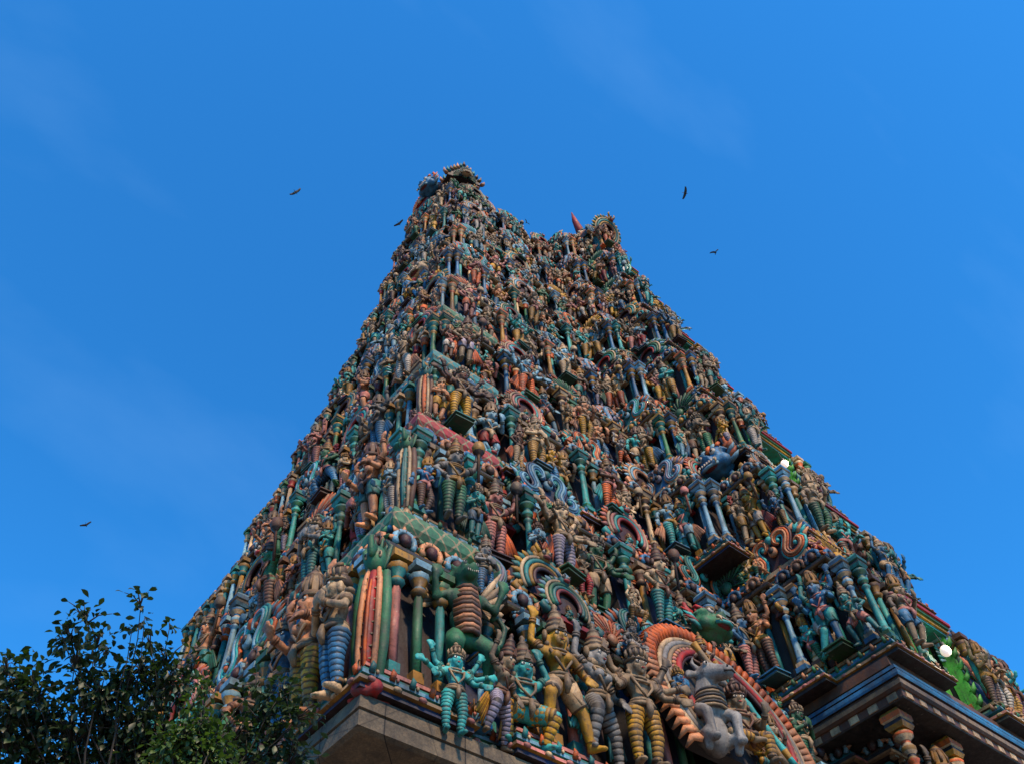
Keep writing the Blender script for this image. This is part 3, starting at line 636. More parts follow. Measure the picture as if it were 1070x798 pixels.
def monster_face(c1, c2, rim):
    m = MB(); B = MB(); B.ball((0, 0, .42), (.30, .24, .26)); B.ball((0, -.16, .30), (.22, .16, .13)); B.tube([(0, -.24, .46), (0, -.34, .36)], [.05, .085], 8)
    for sg in (-1, 1):
        B.ball((sg*.13, -.20, .50), .085); B.ball((sg*.22, -.12, .32), .12); B.tube([(sg*.08, -.22, .58), (sg*.20, -.18, .62), (sg*.30, -.05, .58)], [.03, .045, .02], 6)
    m.put(remesh(B, .03, 900), None, c1)
    m.ball((0, -.25, .225), (.15, .085, .05), 10, 6, (.16, .015, .015)); m.tube([(-.16, -.24, .235), (-.10, -.31, .19), (0, -.335, .175), (.10, -.31, .19), (.16, -.24, .235)], .03, 6, c2)
    for k in range(5): m.tube([(-.20+.1*k, -.20, .62), (-.21+.105*k, -.16, .72+.03*(2-abs(k-2))), (-.2+.1*k, -.08, .80+.05*(2-abs(k-2)))], [.05, .05, .01], 5, c2 if k % 2 else rim, flat=.7)
    for k in range(7): m.tube([(-.15+.05*k, -.33, .285), (-.15+.05*k, -.345, .235)], [.022, .008], 5, P['white'])
    for sg in (-1, 1):
        m.ball((sg*.13, -.265, .51), (.062, .04, .06), 8, 6, P['white']); m.ball((sg*.13, -.30, .51), (.028, .02, .03), 6, 5, P['black'])
        m.tube([(sg*.16, -.31, .28), (sg*.19, -.35, .20), (sg*.17, -.33, .13)], [.03, .022, .005], 5, P['cream'])
        m.tube([(sg*.16, -.02, .62), (sg*.30, -.02, .76), (sg*.27, -.04, .93), (sg*.18, -.04, .96)], [.06, .05, .03, .006], 6, rim)
        for k in range(4): m.tube([(sg*.26, -.02, .30+.09*k), (sg*(.42-.02*k), -.05, .33+.11*k), (sg*(.47-.02*k), -.02, .42+.12*k)], [.06, .05, .008], 5, rim if k % 2 else c2, flat=.7)
    m.ball((0, -.06, .70), (.11, .09, .10), 8, 6, c2); m.tube([(0, -.04, .75), (0, -.04, .95)], [.06, .01], 6, rim)
    return m
SCROLLS = [('blue', scroll(P['blue'], P['sky_blue'], P['navy'], P['teal'])), ('teal', scroll(P['teal'], P['turquoise'], P['dark_green'], P['orange'])),
           ('turquoise', scroll(P['turquoise'], P['sky_blue'], P['teal'], P['orange'])), ('orange', scroll(P['orange'], P['peach'], P['maroon'], P['turquoise'])), ('pale blue', scroll(P['sky_blue'], P['lilac'], P['blue'], P['peach']))]
SUNS = [('orange', sunburst(P['pink'], P['turquoise'], P['red'], P['orange'])), ('peach', sunburst(P['sky_blue'], P['peach'], P['brown'], P['peach'])), ('yellow', sunburst(P['teal'], P['gold'], P['maroon'], P['yellow'])), ('green', sunburst(P['green'], P['teal'], P['red'], P['sky_blue']))]
FANS = [('turquoise', fan(P['turquoise'], P['sky_blue'], P['teal'])), ('orange', fan(P['orange'], P['peach'], P['red'])), ('dark green', fan(P['dark_green'], P['green'], P['charcoal'])), ('yellow', fan(P['gold'], P['yellow'], P['brown']))]
FACES = [('green', monster_face(P['green'], P['turquoise'], P['red'])), ('blue', monster_face(P['blue'], P['sky_blue'], P['orange'])), ('cream', monster_face(P['cream'], P['stone'], P['teal']))]
ORN = {'scroll ornament': SCROLLS, 'sunburst arch': SUNS, 'fan ornament': FANS, 'monster face': FACES}
ONAME = {'scroll ornament': 'scroll_ornament', 'sunburst arch': 'sunburst_arch', 'fan ornament': 'fan_ornament', 'monster face': 'monster_face'}
ME_ORN = {k: [(c, mesh_of(m, ONAME[k])) for c, m in v] for k, v in ORN.items()}
def column(c, ring, cap):
    m = MB(); m.lathe([(.10, 0), (.10, .05), (.08, .06), (.08, .10)], 4, [ring, P['black'], cap], square=True)
    m.lathe([(.075, .10), (.085, .13), (.062, .16), (.05, .40), (.046, .60), (.055, .62), (.075, .64), (.05, .66), (.05, .68), (.085, .70), (.09, .73), (.055, .76), (.06, .78), (.12, .81), (.125, .83), (.07, .86)], 12,
            [c, ring, c, c, ring, ring, c, P['black'], cap, c, cap, ring, cap, ring, c])
    m.lathe([(.10, .86), (.13, .89), (.12, .92), (.14, .93), (.14, .97), (.11, 1.0)], 4, [c, P['black'], cap, ring, c], square=True)
    return m
COLS = [column(P[a], P[b_], P[c]) for a, b_, c in (('turquoise', 'teal', 'green'), ('sky_blue', 'blue', 'cream'), ('green', 'gold', 'teal'), ('cream', 'gold', 'brown'), ('gold', 'orange', 'cream'), ('blue', 'navy', 'gold'))]
ME_COL = [mesh_of(m, 'column') for m in COLS]
def corner_beast(cin, cout, crest):
    # a gaping sea-monster standing on its snout at the corner: long tongue between two jaws, crested head above
    m = MB()
    for sg in (-1, 1):
        m.tube([(sg*.085, -.02, 0), (sg*.11, -.06, .25), (sg*.115, -.08, .5), (sg*.10, -.07, .74), (sg*.06, -.05, .86)], [.035, .042, .042, .04, .03], 8, P['peach'] if cin == 'red' else P['cream'])
        m.tube([(sg*.12, .05, 0), (sg*.17, .02, .3), (sg*.18, 0, .6), (sg*.15, .0, .82)], [.06, .075, .075, .06], 8, P[cout])
        m.ball((sg*.10, -.13, .93), .026, 8, 6, P['cream']); m.ball((sg*.105, -.152, .93), .014, 6, 5, P['black'])
        for k in range(5): m.tube([(sg*.10, .0, .86+.02*k), (sg*(.16+.01*k), .0, .95+.02*k), (sg*(.17-.02*k), .02, 1.03+.02*k)], [.035, .03, .006], 5, P[crest], flat=.7)
        for k in range(9): m.tube([(sg*.075, -.085, .08+.085*k), (sg*.045, -.11, .075+.085*k)], [.010, .003], 5, P['stone'])
    m.tube([(0, .03, .0), (0, -.05, .25), (0, -.07, .55), (0, -.04, .80), (0, .0, .88)], [.05, .07, .07, .06, .04], 10, P[cin])
    m.tube([(0, -.05, .02), (0, -.13, .28), (0, -.15, .55), (0, -.11, .74)], [.022, .024, .024, .012], 6, P['orange'] if cin == 'red' else P[cin])
    m.tube([(0, .10, 0), (0, .10, .85)], [.16, .15], 10, P[cout])
    m.ball((0, -.02, .93), (.15, .15, .11), 12, 8, P[crest]); m.tube([(0, -.10, .97), (0, -.22, .95), (0, -.25, 1.03), (0, -.18, 1.08)], [.07, .055, .035, .01], 8, P[crest])
    for k in range(6):
        a = math.pi*k/5; m.tube([(.10*math.cos(a), .02, .98+.03*math.sin(a)), (.19*math.cos(a), .02, 1.02+.12*math.sin(a))], [.045, .008], 5, P[cout], flat=.7)
    return m

# ------------------------------------------------------------------ where everything stands
def spot(i, st, f, out, u=0.0):
    T = TIERS[i][2]; s = T['s']; q = lean([st['p']+st['n']*out*s+st['t']*u], f*s, T['BT'])[0]
    return Vector((O.x+q.x, O.y+q.y, O.z+b[i]+f*s))
def face_rot(n): return math.atan2(n.y, n.x)+math.pi/2
def seen(p, n):
    x, y, z = proj(p); return n.dot(EYE-p) > 0 and -25 < x < 1095 and -20 < y < 830
SKINS = [('cream', 'cream'), ('tan', 'stone'), ('green', 'green'), ('blue', 'blue'), ('pale blue', 'sky_blue'), ('turquoise', 'turquoise'), ('pink', 'pink'), ('yellow', 'yellow'), ('grey', 'grey'), ('peach', 'peach'), ('brown', 'brown'), ('cream', 'cream'), ('tan', 'stone'), ('peach', 'peach'), ('turquoise', 'turquoise'), ('brown', 'brown'), ('teal', 'teal'), ('pale blue', 'sky_blue'), ('peach', 'peach')]
LEGS = [('yellow', 'yellow'), ('blue', 'blue'), ('white', 'white'), ('white', 'white'), ('turquoise', 'turquoise'), ('orange', 'orange'), ('gold', 'gold'), ('orange', 'orange'), ('brown', 'brown'), ('pale blue', 'sky_blue'), ('green', 'green'), ('pink', 'pink'), ('gold', 'gold'), ('teal', 'teal'), ('lilac', 'lilac'), ('red', 'red'), ('cream', 'cream')]
TRIM = ['stone', 'cream', 'gold', 'brown', 'stone', 'cream', 'pink', 'stone']
FLARE = ['orange', 'turquoise', 'red', 'peach', 'green', 'blue']
STAND = [0, 1, 2, 3, 5, 7, 9, 1, 0, 7]; SIT = [4, 8, 6]
PLACES = []            # every figure: placed first, then the 300 that show largest become things of their own
def place(i, st, f, out, hs, kind, u=0.0, **fix):
    p = spot(i, st, f, out, u); n = st['n']
    if not seen(p, n): return
    fi = fix.get('fig', rnd.choice(SIT if kind == 'sit' else STAND))
    d = dict(p=p, rz=face_rot(n)+rnd.uniform(-.18, .18)+fix.get('turn', 0), tilt=-rnd.uniform(.0, .10), h=hs*rnd.uniform(.93, 1.07), fig=fi, skin=fix.get('skin') or rnd.choice(SKINS), leg=fix.get('leg') or rnd.choice(LEGS), garb=('shorts' if rnd.random() < .38 else 'leggings'), trim=rnd.choice(TRIM),
             flare=(rnd.choice(FLARE) if kind == 'stand' and rnd.random() < .35 else None), halo=(rnd.choice(FLARE) if rnd.random() < .18 else None), club=(fi == 0), block=fix.get('block', kind == 'stand' and rnd.random() < .38), tier=i, seg=st['seg'], n=n, kind=kind, label=fix.get('label'))
    d['size'] = d['h']/proj(p)[2]; PLACES.append(d)
ORNS = []
def put_orn(i, st, f, out, w_, kind=None, u=0.0, var=None, tilt=.02):
    p = spot(i, st, f, out, u); n = st['n']
    if not seen(p, n): return
    kind = kind or rnd.choice(['scroll ornament', 'scroll ornament', 'sunburst arch', 'fan ornament', 'sunburst arch'] + (['monster face'] if rnd.random() < .4 else []))
    v = rnd.randrange(len(ORN[kind])) if var is None else var
    ORNS.append(dict(p=p, rz=face_rot(n), w=w_, kind=kind, var=v, tier=i, seg=st['seg'], n=n, tilt=tilt, size=w_/proj(p)[2]))
def corner_of(st, T): return abs(st['p'].x-T['a']) < st['w'] and abs(st['p'].y-T['ay']) < st['w']
COLSP = []
for i in range(1, 9):                               # over and in the doorways of the central bay
    T = TIERS[i][2]; s = T['s']; st = dict(p=Vector((T['xc'], T['yo'], 0)), n=Vector((0, -1, 0)), t=Vector((1, 0, 0)), w=.6*s, seg='bay', kind='rec')
    if i % 2 == 0: place(i, st, .125, -.02, .40*s, 'stand', block=False)
    for u, kd in ((-.2, 'scroll ornament'), (.16, 'fan ornament')): put_orn(i, st, .66, .06, .30*s, kd, u=u*s)
    for u in (-.24, .05, .26): place(i, st, .84, .03, .25*s, 'sit', u=u*s)
for i in range(9):
    poly, sts, T, te = TIERS[i]; s = T['s']
    cv = rnd.randrange(6)
    for st in sts:
        first = i == 0 and st['seg'] in ('long side', 'short side')
        corner = st['seg'] == 'long side' and st is [x for x in sts if x['seg'] == 'long side'][0]
        if not first:
            if st['seg'] == 'bay beyond the door' and i > 0:
                for q in (-.36, -.12, .12, .36): place(i, st, .125, .035, (.30 if i > 2 else .36)*s, 'stand', u=q*st['w'], block=False)
                for q in (-.3, 0, .3): put_orn(i, st, .47, .0, .28*s, 'fan ornament', u=q*st['w'])
                put_orn(i, st, .70, .04, .30*s)
                continue
            place(i, st, .125, .10 if st['kind'] == 'pav' else .05, .405*s, 'stand')
            if st['kind'] == 'pav' and st['w'] > .26*s:
                for sg in ((-1,) if st['seg'] == 'bay' else (-1, 1)):
                    if rnd.random() < .45: place(i, st, .125, .065, .28*s, 'stand', u=sg*st['w']*.40, block=False)
        if st['kind'] == 'pav' and not first:
            for sg in (-1, 1):
                p = spot(i, st, .12, .03, sg*(st['w']/2-.03*s)); 
                if seen(p, st['n']): COLSP.append((i, p, .56*s, face_rot(st['n']), (cv+rnd.choice([0, 0, 1, 3])) % 6))
        if not first and rnd.random() < .45: put_orn(i, st, .50, .055, .30*s, rnd.choice(['sunburst arch', 'fan ornament', 'fan ornament', 'scroll ornament']))
        # the parapet above the eave
        if i == 0 and st['seg'] in ('bay', 'bay side', 'step', 'bay beyond the door'): continue
        if st['kind'] == 'pav':
            if not (i < 3 and corner_of(st, T)): put_orn(i, st, .845, .065, min(.46*s, st['w']*1.15))
            for sg in (-1, 1):
                if rnd.random() < .45: place(i, st, .835, .045, .24*s, 'sit', u=sg*st['w']*.52)
        else:
            if rnd.random() < .45: place(i, st, .83, .05, .26*s, 'sit')
            else: put_orn(i, st, .85, .045, .36*s)

# ------------------------------------------------------------------ the lowest tier of the long side, figure by figure (metres from the near corner, photographed)
def T_(x, y, h): return Vector((O.x+S*x, O.y+S*y, O.z+S*h))
NY, NX, ND = Vector((0, -1, 0)), Vector((-1, 0, 0)), Vector((-.82, -.57, 0)).normalized()
def hero(x, y, h, height, fig, skin, leg, trim='stone', n=NY, flare=None, halo=None, turn=0, tilt=-.05, label=None, club=False, garb='leggings'):
    p = T_(x, y, h)
    d = dict(p=p, rz=face_rot(n)+turn, tilt=tilt, h=height*S, fig=fig, skin=skin, leg=leg, garb=garb, trim=trim, flare=flare, halo=halo, club=club, block=False, tier=0, seg='long side', n=n, kind='hero', label=label)
    d['size'] = 9; PLACES.append(d)
K = lambda n: (n, n)
hero(1.75, -.35, -.25, 1.65, 5, K('turquoise'), K('turquoise'), 'stone', label='turquoise six-armed demon statue crouched under the green lion monster on the lowest tier', turn=-.2)
hero(2.75, -.25, .05, 1.75, 3, K('stone'), ('lilac', 'lilac'), 'brown', flare='yellow', label='small lunging statue in striped lilac leggings with yellow cloth beside the blue pillar', turn=.3, tilt=-.25)
hero(3.75, -.10, .25, 2.35, 6, K('turquoise'), K('yellow'), 'stone', label='turquoise squatting statue in yellow leggings with raised arms behind the blue pillar', turn=-.25)
hero(4.75, -.20, .70, 2.65, 3, ('yellow', 'yellow'), ('cream', 'cream'), 'stone', label='tall yellow statue in cream shorts flinging one arm up in a lunge, lowest tier', turn=-.2, garb='shorts')
hero(6.0, -.05, .80, 2.7, 3, ('grey', 'grey'), ('grey', 'grey'), 'stone', label='grey lunging statue with grey banded leggings under the green sunburst arch', turn=.15, flare='turquoise')
hero(7.15, -.35, .9, 2.7, 5, ('tan', 'stone'), ('yellow', 'yellow'), 'stone', label='tan six-armed statue in yellow leggings just before the huge orange rimmed arch', turn=-.2)
hero(7.75, .0, 4.1, 1.35, 8, ('grey', 'grey'), ('white', 'white'), 'stone', label='small pale child statue perched on a ledge at the foot of the huge arch')
hero(13.9, -.25, 3.0, 1.9, 2, ('green', 'green'), ('green', 'green'), 'cream', label='green statue with joined palms at the far foot of the huge orange rimmed arch')
hero(4.35, .45, 3.85, 1.25, 4, ('pale blue', 'sky_blue'), ('orange', 'orange'), 'stone', label='small pale blue cross-legged statue on the lowest eave near the corner')
hero(3.15, .30, 4.10, 1.5, 9, ('grey', 'grey'), ('blue', 'blue'), 'stone', label='grey statue with folded arms above the green lion monster')
hero(8.6, .4, 6.0, 1.2, 6, ('cream', 'cream'), ('gold', 'gold'), 'stone', label='cream squatting dwarf statue on the shoulder of the huge orange rimmed arch')
hero(-.45, .42, .12, 2.6, 2, ('cream', 'cream'), ('blue', 'blue'), 'stone', n=NX, label='cream praying statue in blue leggings just around the corner from the sea monster')
hero(-.42, 1.45, .12, 2.9, 1, ('peach', 'peach'), ('yellow', 'yellow'), 'stone', n=NX, label='peach four-armed statue in yellow leggings on the short side near the corner')
hero(-.34, 2.6, .4, 2.5, 0, ('blue', 'blue'), ('blue', 'blue'), 'stone', n=NX, label='blue club-bearing statue in blue leggings on the lowest tier of the short side')
for x_, sk, lg, nm in ((17.4, ('tan', 'stone'), K('gold'), 'tan'), (19.2, ('grey', 'grey'), K('teal'), 'grey')): hero(x_, -2.0, .75, 2.75, 1, sk, lg, 'gold', label='%s four-armed guardian statue in the deep shade under the projecting eave' % nm)
for x_ in (15.95, 18.4):
    o = link('column', ME_COL[4]); o.parent = tower; o.matrix_parent_inverse = Matrix.Translation(-TL); o.location = T_(x_, -2.15, .7); o.scale = (2.3*S, 2.3*S, 3.95*S)
for sx, sh, v in ((5.75, 4.35, 3),):
    ORNS.append(dict(p=T_(sx, .15, sh), rz=0, w=1.9*S, kind='sunburst arch' if v == 3 else 'scroll ornament', var=v, tier=0, seg='long side', n=NY, tilt=.1, size=9))
ORNS.append(dict(p=T_(7.35, .35, 4.6), rz=0, w=1.7*S, kind='fan ornament', var=1, tier=0, seg='long side', n=NY, tilt=.1, size=9))
ORNS.append(dict(p=T_(11.6, -.05, 6.3), rz=0, w=1.9*S, kind='monster face', var=0, tier=0, seg='long side', n=NY, tilt=.35, size=9))

def beast(me_mb, p, n, h, sq, label):
    o = obj('corner_sea_monster', me_mb); o.location = p; o.rotation_euler = (.0, 0, face_rot(n)); o.scale = (h*sq, h*sq, h)
    return tag(o, label, 'sea monster', 'sea monsters up the near corner')
for h, cin, cout, crest, hh, lab in ((0, 'red', 'green', 'green', 3.6, 'red-tongued green sea monster upright on the granite corner'), (1, 'teal', 'brown', 'green', 2.9, 'brown sea monster with a teal tongue at the corner of the second tier'), (2, 'orange', 'brown', 'teal', 2.7, 'brown sea monster with an orange tongue at the corner of the third tier')):
    a = ins(b[h])/S; beast(corner_beast(cin, cout, crest), T_(a+(-.1 if h else .0), KY*a+(-.1 if h else .0), b[h]/S+(.62 if h else .22)), ND, hh*S*.92, .48, lab)
lump = MB(); q = MB()
for k in range(16): q.ball((rnd.uniform(-.5, .5), rnd.uniform(-.4, .4), rnd.uniform(0, .30)), rnd.uniform(.16, .27))
lump.put(remesh(q, .05, 900)); lo = obj('coral_base', lump, None, None, P['red']); lo.location = T_(.05, .0, -.02); lo.scale = (.66*S, .66*S, .6*S); lo.rotation_euler = (0, 0, .6)
tag(lo, 'red knobbly coral-like base under the red-tongued sea monster', 'coral base')

# rearing lion monster: one body; belly plates, wings, eyes and claws are its parts
q = MB()
q.ball((0, 0, 1.0), (.24, .20, .22)); q.ball((0, -.02, 1.35), (.25, .21, .26)); q.ball((0, -.03, 1.7), (.30, .22, .24)); chain(q, [(0, 0, 1.75), (0, -.06, 1.98), (0, -.12, 2.12)], [.19, .15, .16])
q.ball((0, -.14, 2.15), (.20, .20, .19)); q.ball((0, -.32, 2.08), (.13, .13, .09)); q.ball((0, -.30, 1.99), (.10, .10, .04)); q.ball((0, -.43, 2.12), .045)
for sg in (-1, 1):
    q.ball((sg*.10, -.30, 2.22), .055); q.tube([(sg*.15, -.08, 2.28), (sg*.20, -.04, 2.42)], [.06, .02], 6)
    chain(q, [(sg*.28, -.03, 1.80), (sg*.48, -.08, 1.62), (sg*.55, -.22, 1.86)], [.10, .075, .055]); hand(q, (sg*.55, -.22, 1.86), (0, -.4, 1), 2.2)
    chain(q, [(sg*.14, 0, .98), (sg*(.30 if sg > 0 else .26), -.22, .70), (sg*(.34 if sg > 0 else .20), .04, .40), (sg*(.36 if sg > 0 else .22), -.02, .10)], [.17, .14, .085, .06]); q.ball((sg*(.36 if sg > 0 else .22), -.12, .06), (.09, .15, .06))
for k in range(9):
    a = math.pi*k/8; q.tube([(.16*math.cos(a), -.04, 2.14+.14*math.sin(a)), (.28*math.cos(a), .02, 2.16+.26*math.sin(a))], [.07, .02], 6)
q.tube([(.10, .12, .98), (.38, .18, .95), (.62, .10, 1.15), (.70, .06, 1.45), (.58, .04, 1.62), (.46, .04, 1.54)], [.075, .065, .055, .05, .045, .05], 8)
lb = remesh(q, .028, 3600); lion = obj('lion_monster', lb, None, None, P['green']); lion.location = T_(2.25, -.15, .85); lion.scale = (1.45*S,)*3; lion.rotation_euler = (-.06, 0, -.25)
tag(lion, 'green rearing lion monster with ribbed peach belly and outstretched wings above the granite', 'lion monster')
m = MB()
for k in range(11):
    z = .98+.085*k; r = .20+.055*math.sin(k/10*math.pi); m.tube([(-r*.8, -.10, z), (-r*.45, -.235, z-.01), (0, -.27-.02*math.sin(k/10*3), z-.015), (r*.45, -.235, z-.01), (r*.8, -.10, z)], .045, 6, P['peach'] if k % 2 else P['brown'])
obj('belly_plates', m, None, lion)
m = MB()
for sg in (-1, 1): m.ball((sg*.10, -.335, 2.23), .034, 8, 6, P['white']); m.ball((sg*.10, -.362, 2.23), .016, 6, 5, P['black'])
for k in range(6): m.tube([(-.08+.032*k, -.40, 2.04), (-.08+.032*k, -.41, 1.99)], [.014, .004], 5, P['white'])
obj('eyes', m, None, lion)
for sg in (-1, 1):
    m = MB()
    for k in range(7): m.tube([(sg*.22, .12, 1.75), (sg*(.52+.04*k), .10, 2.28-.13*k), (sg*(.72+.02*k-.02*k*k/3), .06, 2.62-.22*k)], [.05, .06, .012], 6, P['stone'] if k % 2 else P['cream'], flat=.5)
    obj('wing', m, None, lion)
pil = link('column', ME_COL[1]); pil.location = T_(2.62, -.12, .28); pil.scale = (1.5*S, 1.5*S, 1.75*S); tag(pil, 'short sky blue pillar standing between the crouching demons on the lowest tier', 'pillar')

# the huge arch with the bull rider inside
def big_arch():
    parts = {}; a0, a1 = -.62, math.pi+.62; N_ = 56
    m = MB()
    for k in range(N_):
        a = a0+(a1-a0)*k/(N_-1); c, s_ = math.cos(a), math.sin(a); tx, tz = -s_, c
        m.tube([(.405*c, -.02, .42+.405*s_), (.445*c+.012*tx, -.045, .42+.445*s_+.012*tz), (.475*c-.004*tx, -.035, .42+.475*s_-.004*tz), (.495*c+.01*tx, 0, .42+.495*s_+.01*tz)], [.016, .020, .016, .005], 5, P['orange'] if math.sin(a) > .2 else P['peach'], flat=.8)
    parts['flame_rim'] = m
    m = MB()
    for r, t, c, y in ((.398, .014, P['cream'], -.03), (.375, .014, P['grey'], -.035), (.352, .012, P['stone'], -.04), (.310, .016, P['red'], -.05), (.292, .010, P['maroon'], -.045)): m.tube(arc(r, a0, a1, 40, .42, y), t, 6, c)
    for k in range(46):
        a = a0+(a1-a0)*k/45; c, s_ = math.cos(a), math.sin(a); m.ball((.332*c, -.045, .42+.332*s_), .0125, 6, 4, P['pink'] if k % 2 else P['peach'])
    parts['bead_bands'] = m
    m = MB(); m.prism([(x, z) for x, _, z in arc(.40, a0, a1, 36, .42)], .0, .05, P['charcoal']); parts['back_panel'] = m
    return parts
arch = empty('huge_arch', T_(10.75, -.72, .95)); arch.scale = (6.2*S, 6.2*S, 6.2*S); arch.rotation_euler = (-.20, 0, 0)
tag(arch, 'huge horseshoe arch with orange flame rim and pink bead bands beside the central bay', 'arch')
for k, m in big_arch().items(): obj(k, m, None, arch)
q = MB()   # bull rearing upright: chest, hunched shoulders, big head with muzzle, horns and ears
q.ball((0, 0, .50), (.36, .34, .50)); q.ball((0, -.06, 1.05), (.38, .34, .36)); chain(q, [(0, -.05, 1.2), (.04, -.18, 1.62)], [.32, .27]); q.ball((.06, -.30, 1.86), (.27, .27, .25))
chain(q, [(.08, -.38, 1.86), (.20, -.66, 1.70), (.24, -.76, 1.64)], [.24, .18, .16]); q.ball((.25, -.80, 1.66), (.16, .12, .13))
for sg in (-1, 1):
    q.tube([(.06+sg*.18, -.20, 1.92), (.06+sg*.44, -.20, 1.86), (.06+sg*.52, -.24, 1.76)], [.07, .11, .03], 8); q.tube([(.06+sg*.13, -.20, 2.04), (.06+sg*.25, -.18, 2.22), (.06+sg*.18, -.20, 2.42)], [.075, .055, .015], 7)
    chain(q, [(sg*.27, -.15, 1.0), (sg*.36, -.46, .72), (sg*.32, -.44, .20)], [.17, .13, .085]); q.ball((sg*.32, -.48, .12), (.11, .14, .09)); chain(q, [(sg*.26, .0, .40), (sg*.38, -.34, .28), (sg*.36, -.22, .04)], [.20, .15, .10]); q.ball((.06+sg*.14, -.50, 1.98), .075)
bull = obj('bull', remesh(q, .04, 3600), None, None, P['grey']); bull.location = T_(9.3, -.70, 1.75); bull.scale = (1.12*S,)*3; bull.rotation_euler = (-.05, 0, -.30)
tag(bull, 'grey bull statue with ringed neck rearing inside the huge orange rimmed arch', 'bull')
m = MB()
for k in range(6):
    z = .98+.085*k; r = .415-.022*k; m.tube([(r*math.cos(2*math.pi*j/14)+.008*k, -.06-.026*k+r*.95*math.sin(2*math.pi*j/14), z) for j in range(15)], .035, 6, P['charcoal'] if k % 2 else P['stone'])
obj('neck_rings', m, None, bull)
m = MB()
for sg in (-1, 1): m.ball((.06+sg*.15, -.545, 1.975), (.06, .04, .05), 8, 6, P['white']); m.ball((.06+sg*.155, -.58, 1.97), .028, 6, 5, P['black']); m.ball((.25+sg*.07, -.91, 1.70), (.03, .02, .025), 6, 5, P['black'])
m.tube([(.10, -.84, 1.60), (.25, -.93, 1.585), (.38, -.84, 1.60)], .022, 6, P['charcoal'])
obj('eyes', m, None, bull)
hero(10.25, -.85, 1.6, 2.5, 8, ('tan', 'stone'), ('gold', 'gold'), 'brown', label='tan rider statue in gold leggings beside the grey bull in the huge arch', turn=-.3)
hero(8.6, -.45, 2.3, 1.5, 2, ('blue', 'blue'), ('gold', 'gold'), 'gold', label='small blue praying statue between the orange arch rim and the grey bull')
hero(10.3, -.2, 4.1, 1.5, 0, ('brown', 'brown'), ('red', 'red'), 'gold', label='brown club-bearing statue high inside the huge orange rimmed arch', turn=-.3)
hero(12.2, -.35, 2.2, 1.6, 7, ('cream', 'cream'), ('blue', 'blue'), 'gold', label='cream swaying statue in blue leggings at the inner right of the huge arch')
hero(11.3, -.55, 2.0, 1.7, 4, ('yellow', 'yellow'), ('teal', 'teal'), 'brown', label='small yellow cross-legged statue low inside the huge orange rimmed arch')
for k, (x0, h0, x1, h1, c) in enumerate(((9.6, 5.2, 11.3, 2.0, 'stone'), (10.3, 4.9, 11.7, 2.1, 'turquoise'))):
    m = MB(); A, B_ = T_(x0, -.55, h0), T_(x1, -1.15, h1); n_ = 14
    m.tube([A.lerp(B_, j/n_) for j in range(n_+1)], [.085*S if j % 3 else .11*S for j in range(n_+1)], 8, [P[c] if j % 4 else P['gold'] for j in range(n_)])
    tag(obj('spear', m), ('pale stone' if k == 0 else 'turquoise')+' banded spear slanting across the inside of the huge arch', 'spear')

# ------------------------------------------------------------------ tier parts: columns, lattice roofs, finials, doorways
fin = MB(); fin.lathe([(.3, 0), (.34, .08), (.2, .14), (.42, .32), (.40, .46), (.16, .56), (.22, .62), (.10, .72), (.14, .78), (.03, 1.0)], 10, [P['stone'], P['gold'], P['cream'], P['stone'], P['gold'], P['brown'], P['cream'], P['stone'], P['gold']])
ME_FIN = mesh_of(fin, 'finial')
def rect_roof(wx, wy, h):
    prof = [(1, 0), (1.06, .10), (1.07, .25), (1.0, .45), (.84, .65), (.60, .82), (.34, .94), (.12, 1.0)]; m = MB(); vs = []; fs = []; uv = []; v_ = [0]
    for k, (r, z) in enumerate(prof): vs += [(-wx*r, -wy*r, z*h), (wx*r, -wy*r, z*h), (wx*r, wy*r, z*h), (-wx*r, wy*r, z*h)]
    for k in range(1, len(prof)): v_.append(v_[-1]+math.hypot((prof[k][0]-prof[k-1][0])*wy, (prof[k][1]-prof[k-1][1])*h))
    for k in range(len(prof)-1):
        for j in range(4):
            j2 = (j+1) % 4; l = wx if j % 2 == 0 else wy
            fs.append((k*4+j, k*4+j2, k*4+4+j2, k*4+4+j)); uv.append([(-l, v_[k]), (l, v_[k]), (l, v_[k+1]), (-l, v_[k+1])])
    fs += [(3, 2, 1, 0), tuple(len(vs)-4+j for j in range(4))]; uv += [[(0, 0)]*4]*2
    return m.add(vs, fs, WHITE, False, uv)
LATC = ['green', 'red', 'teal', 'green', 'orange', 'blue']
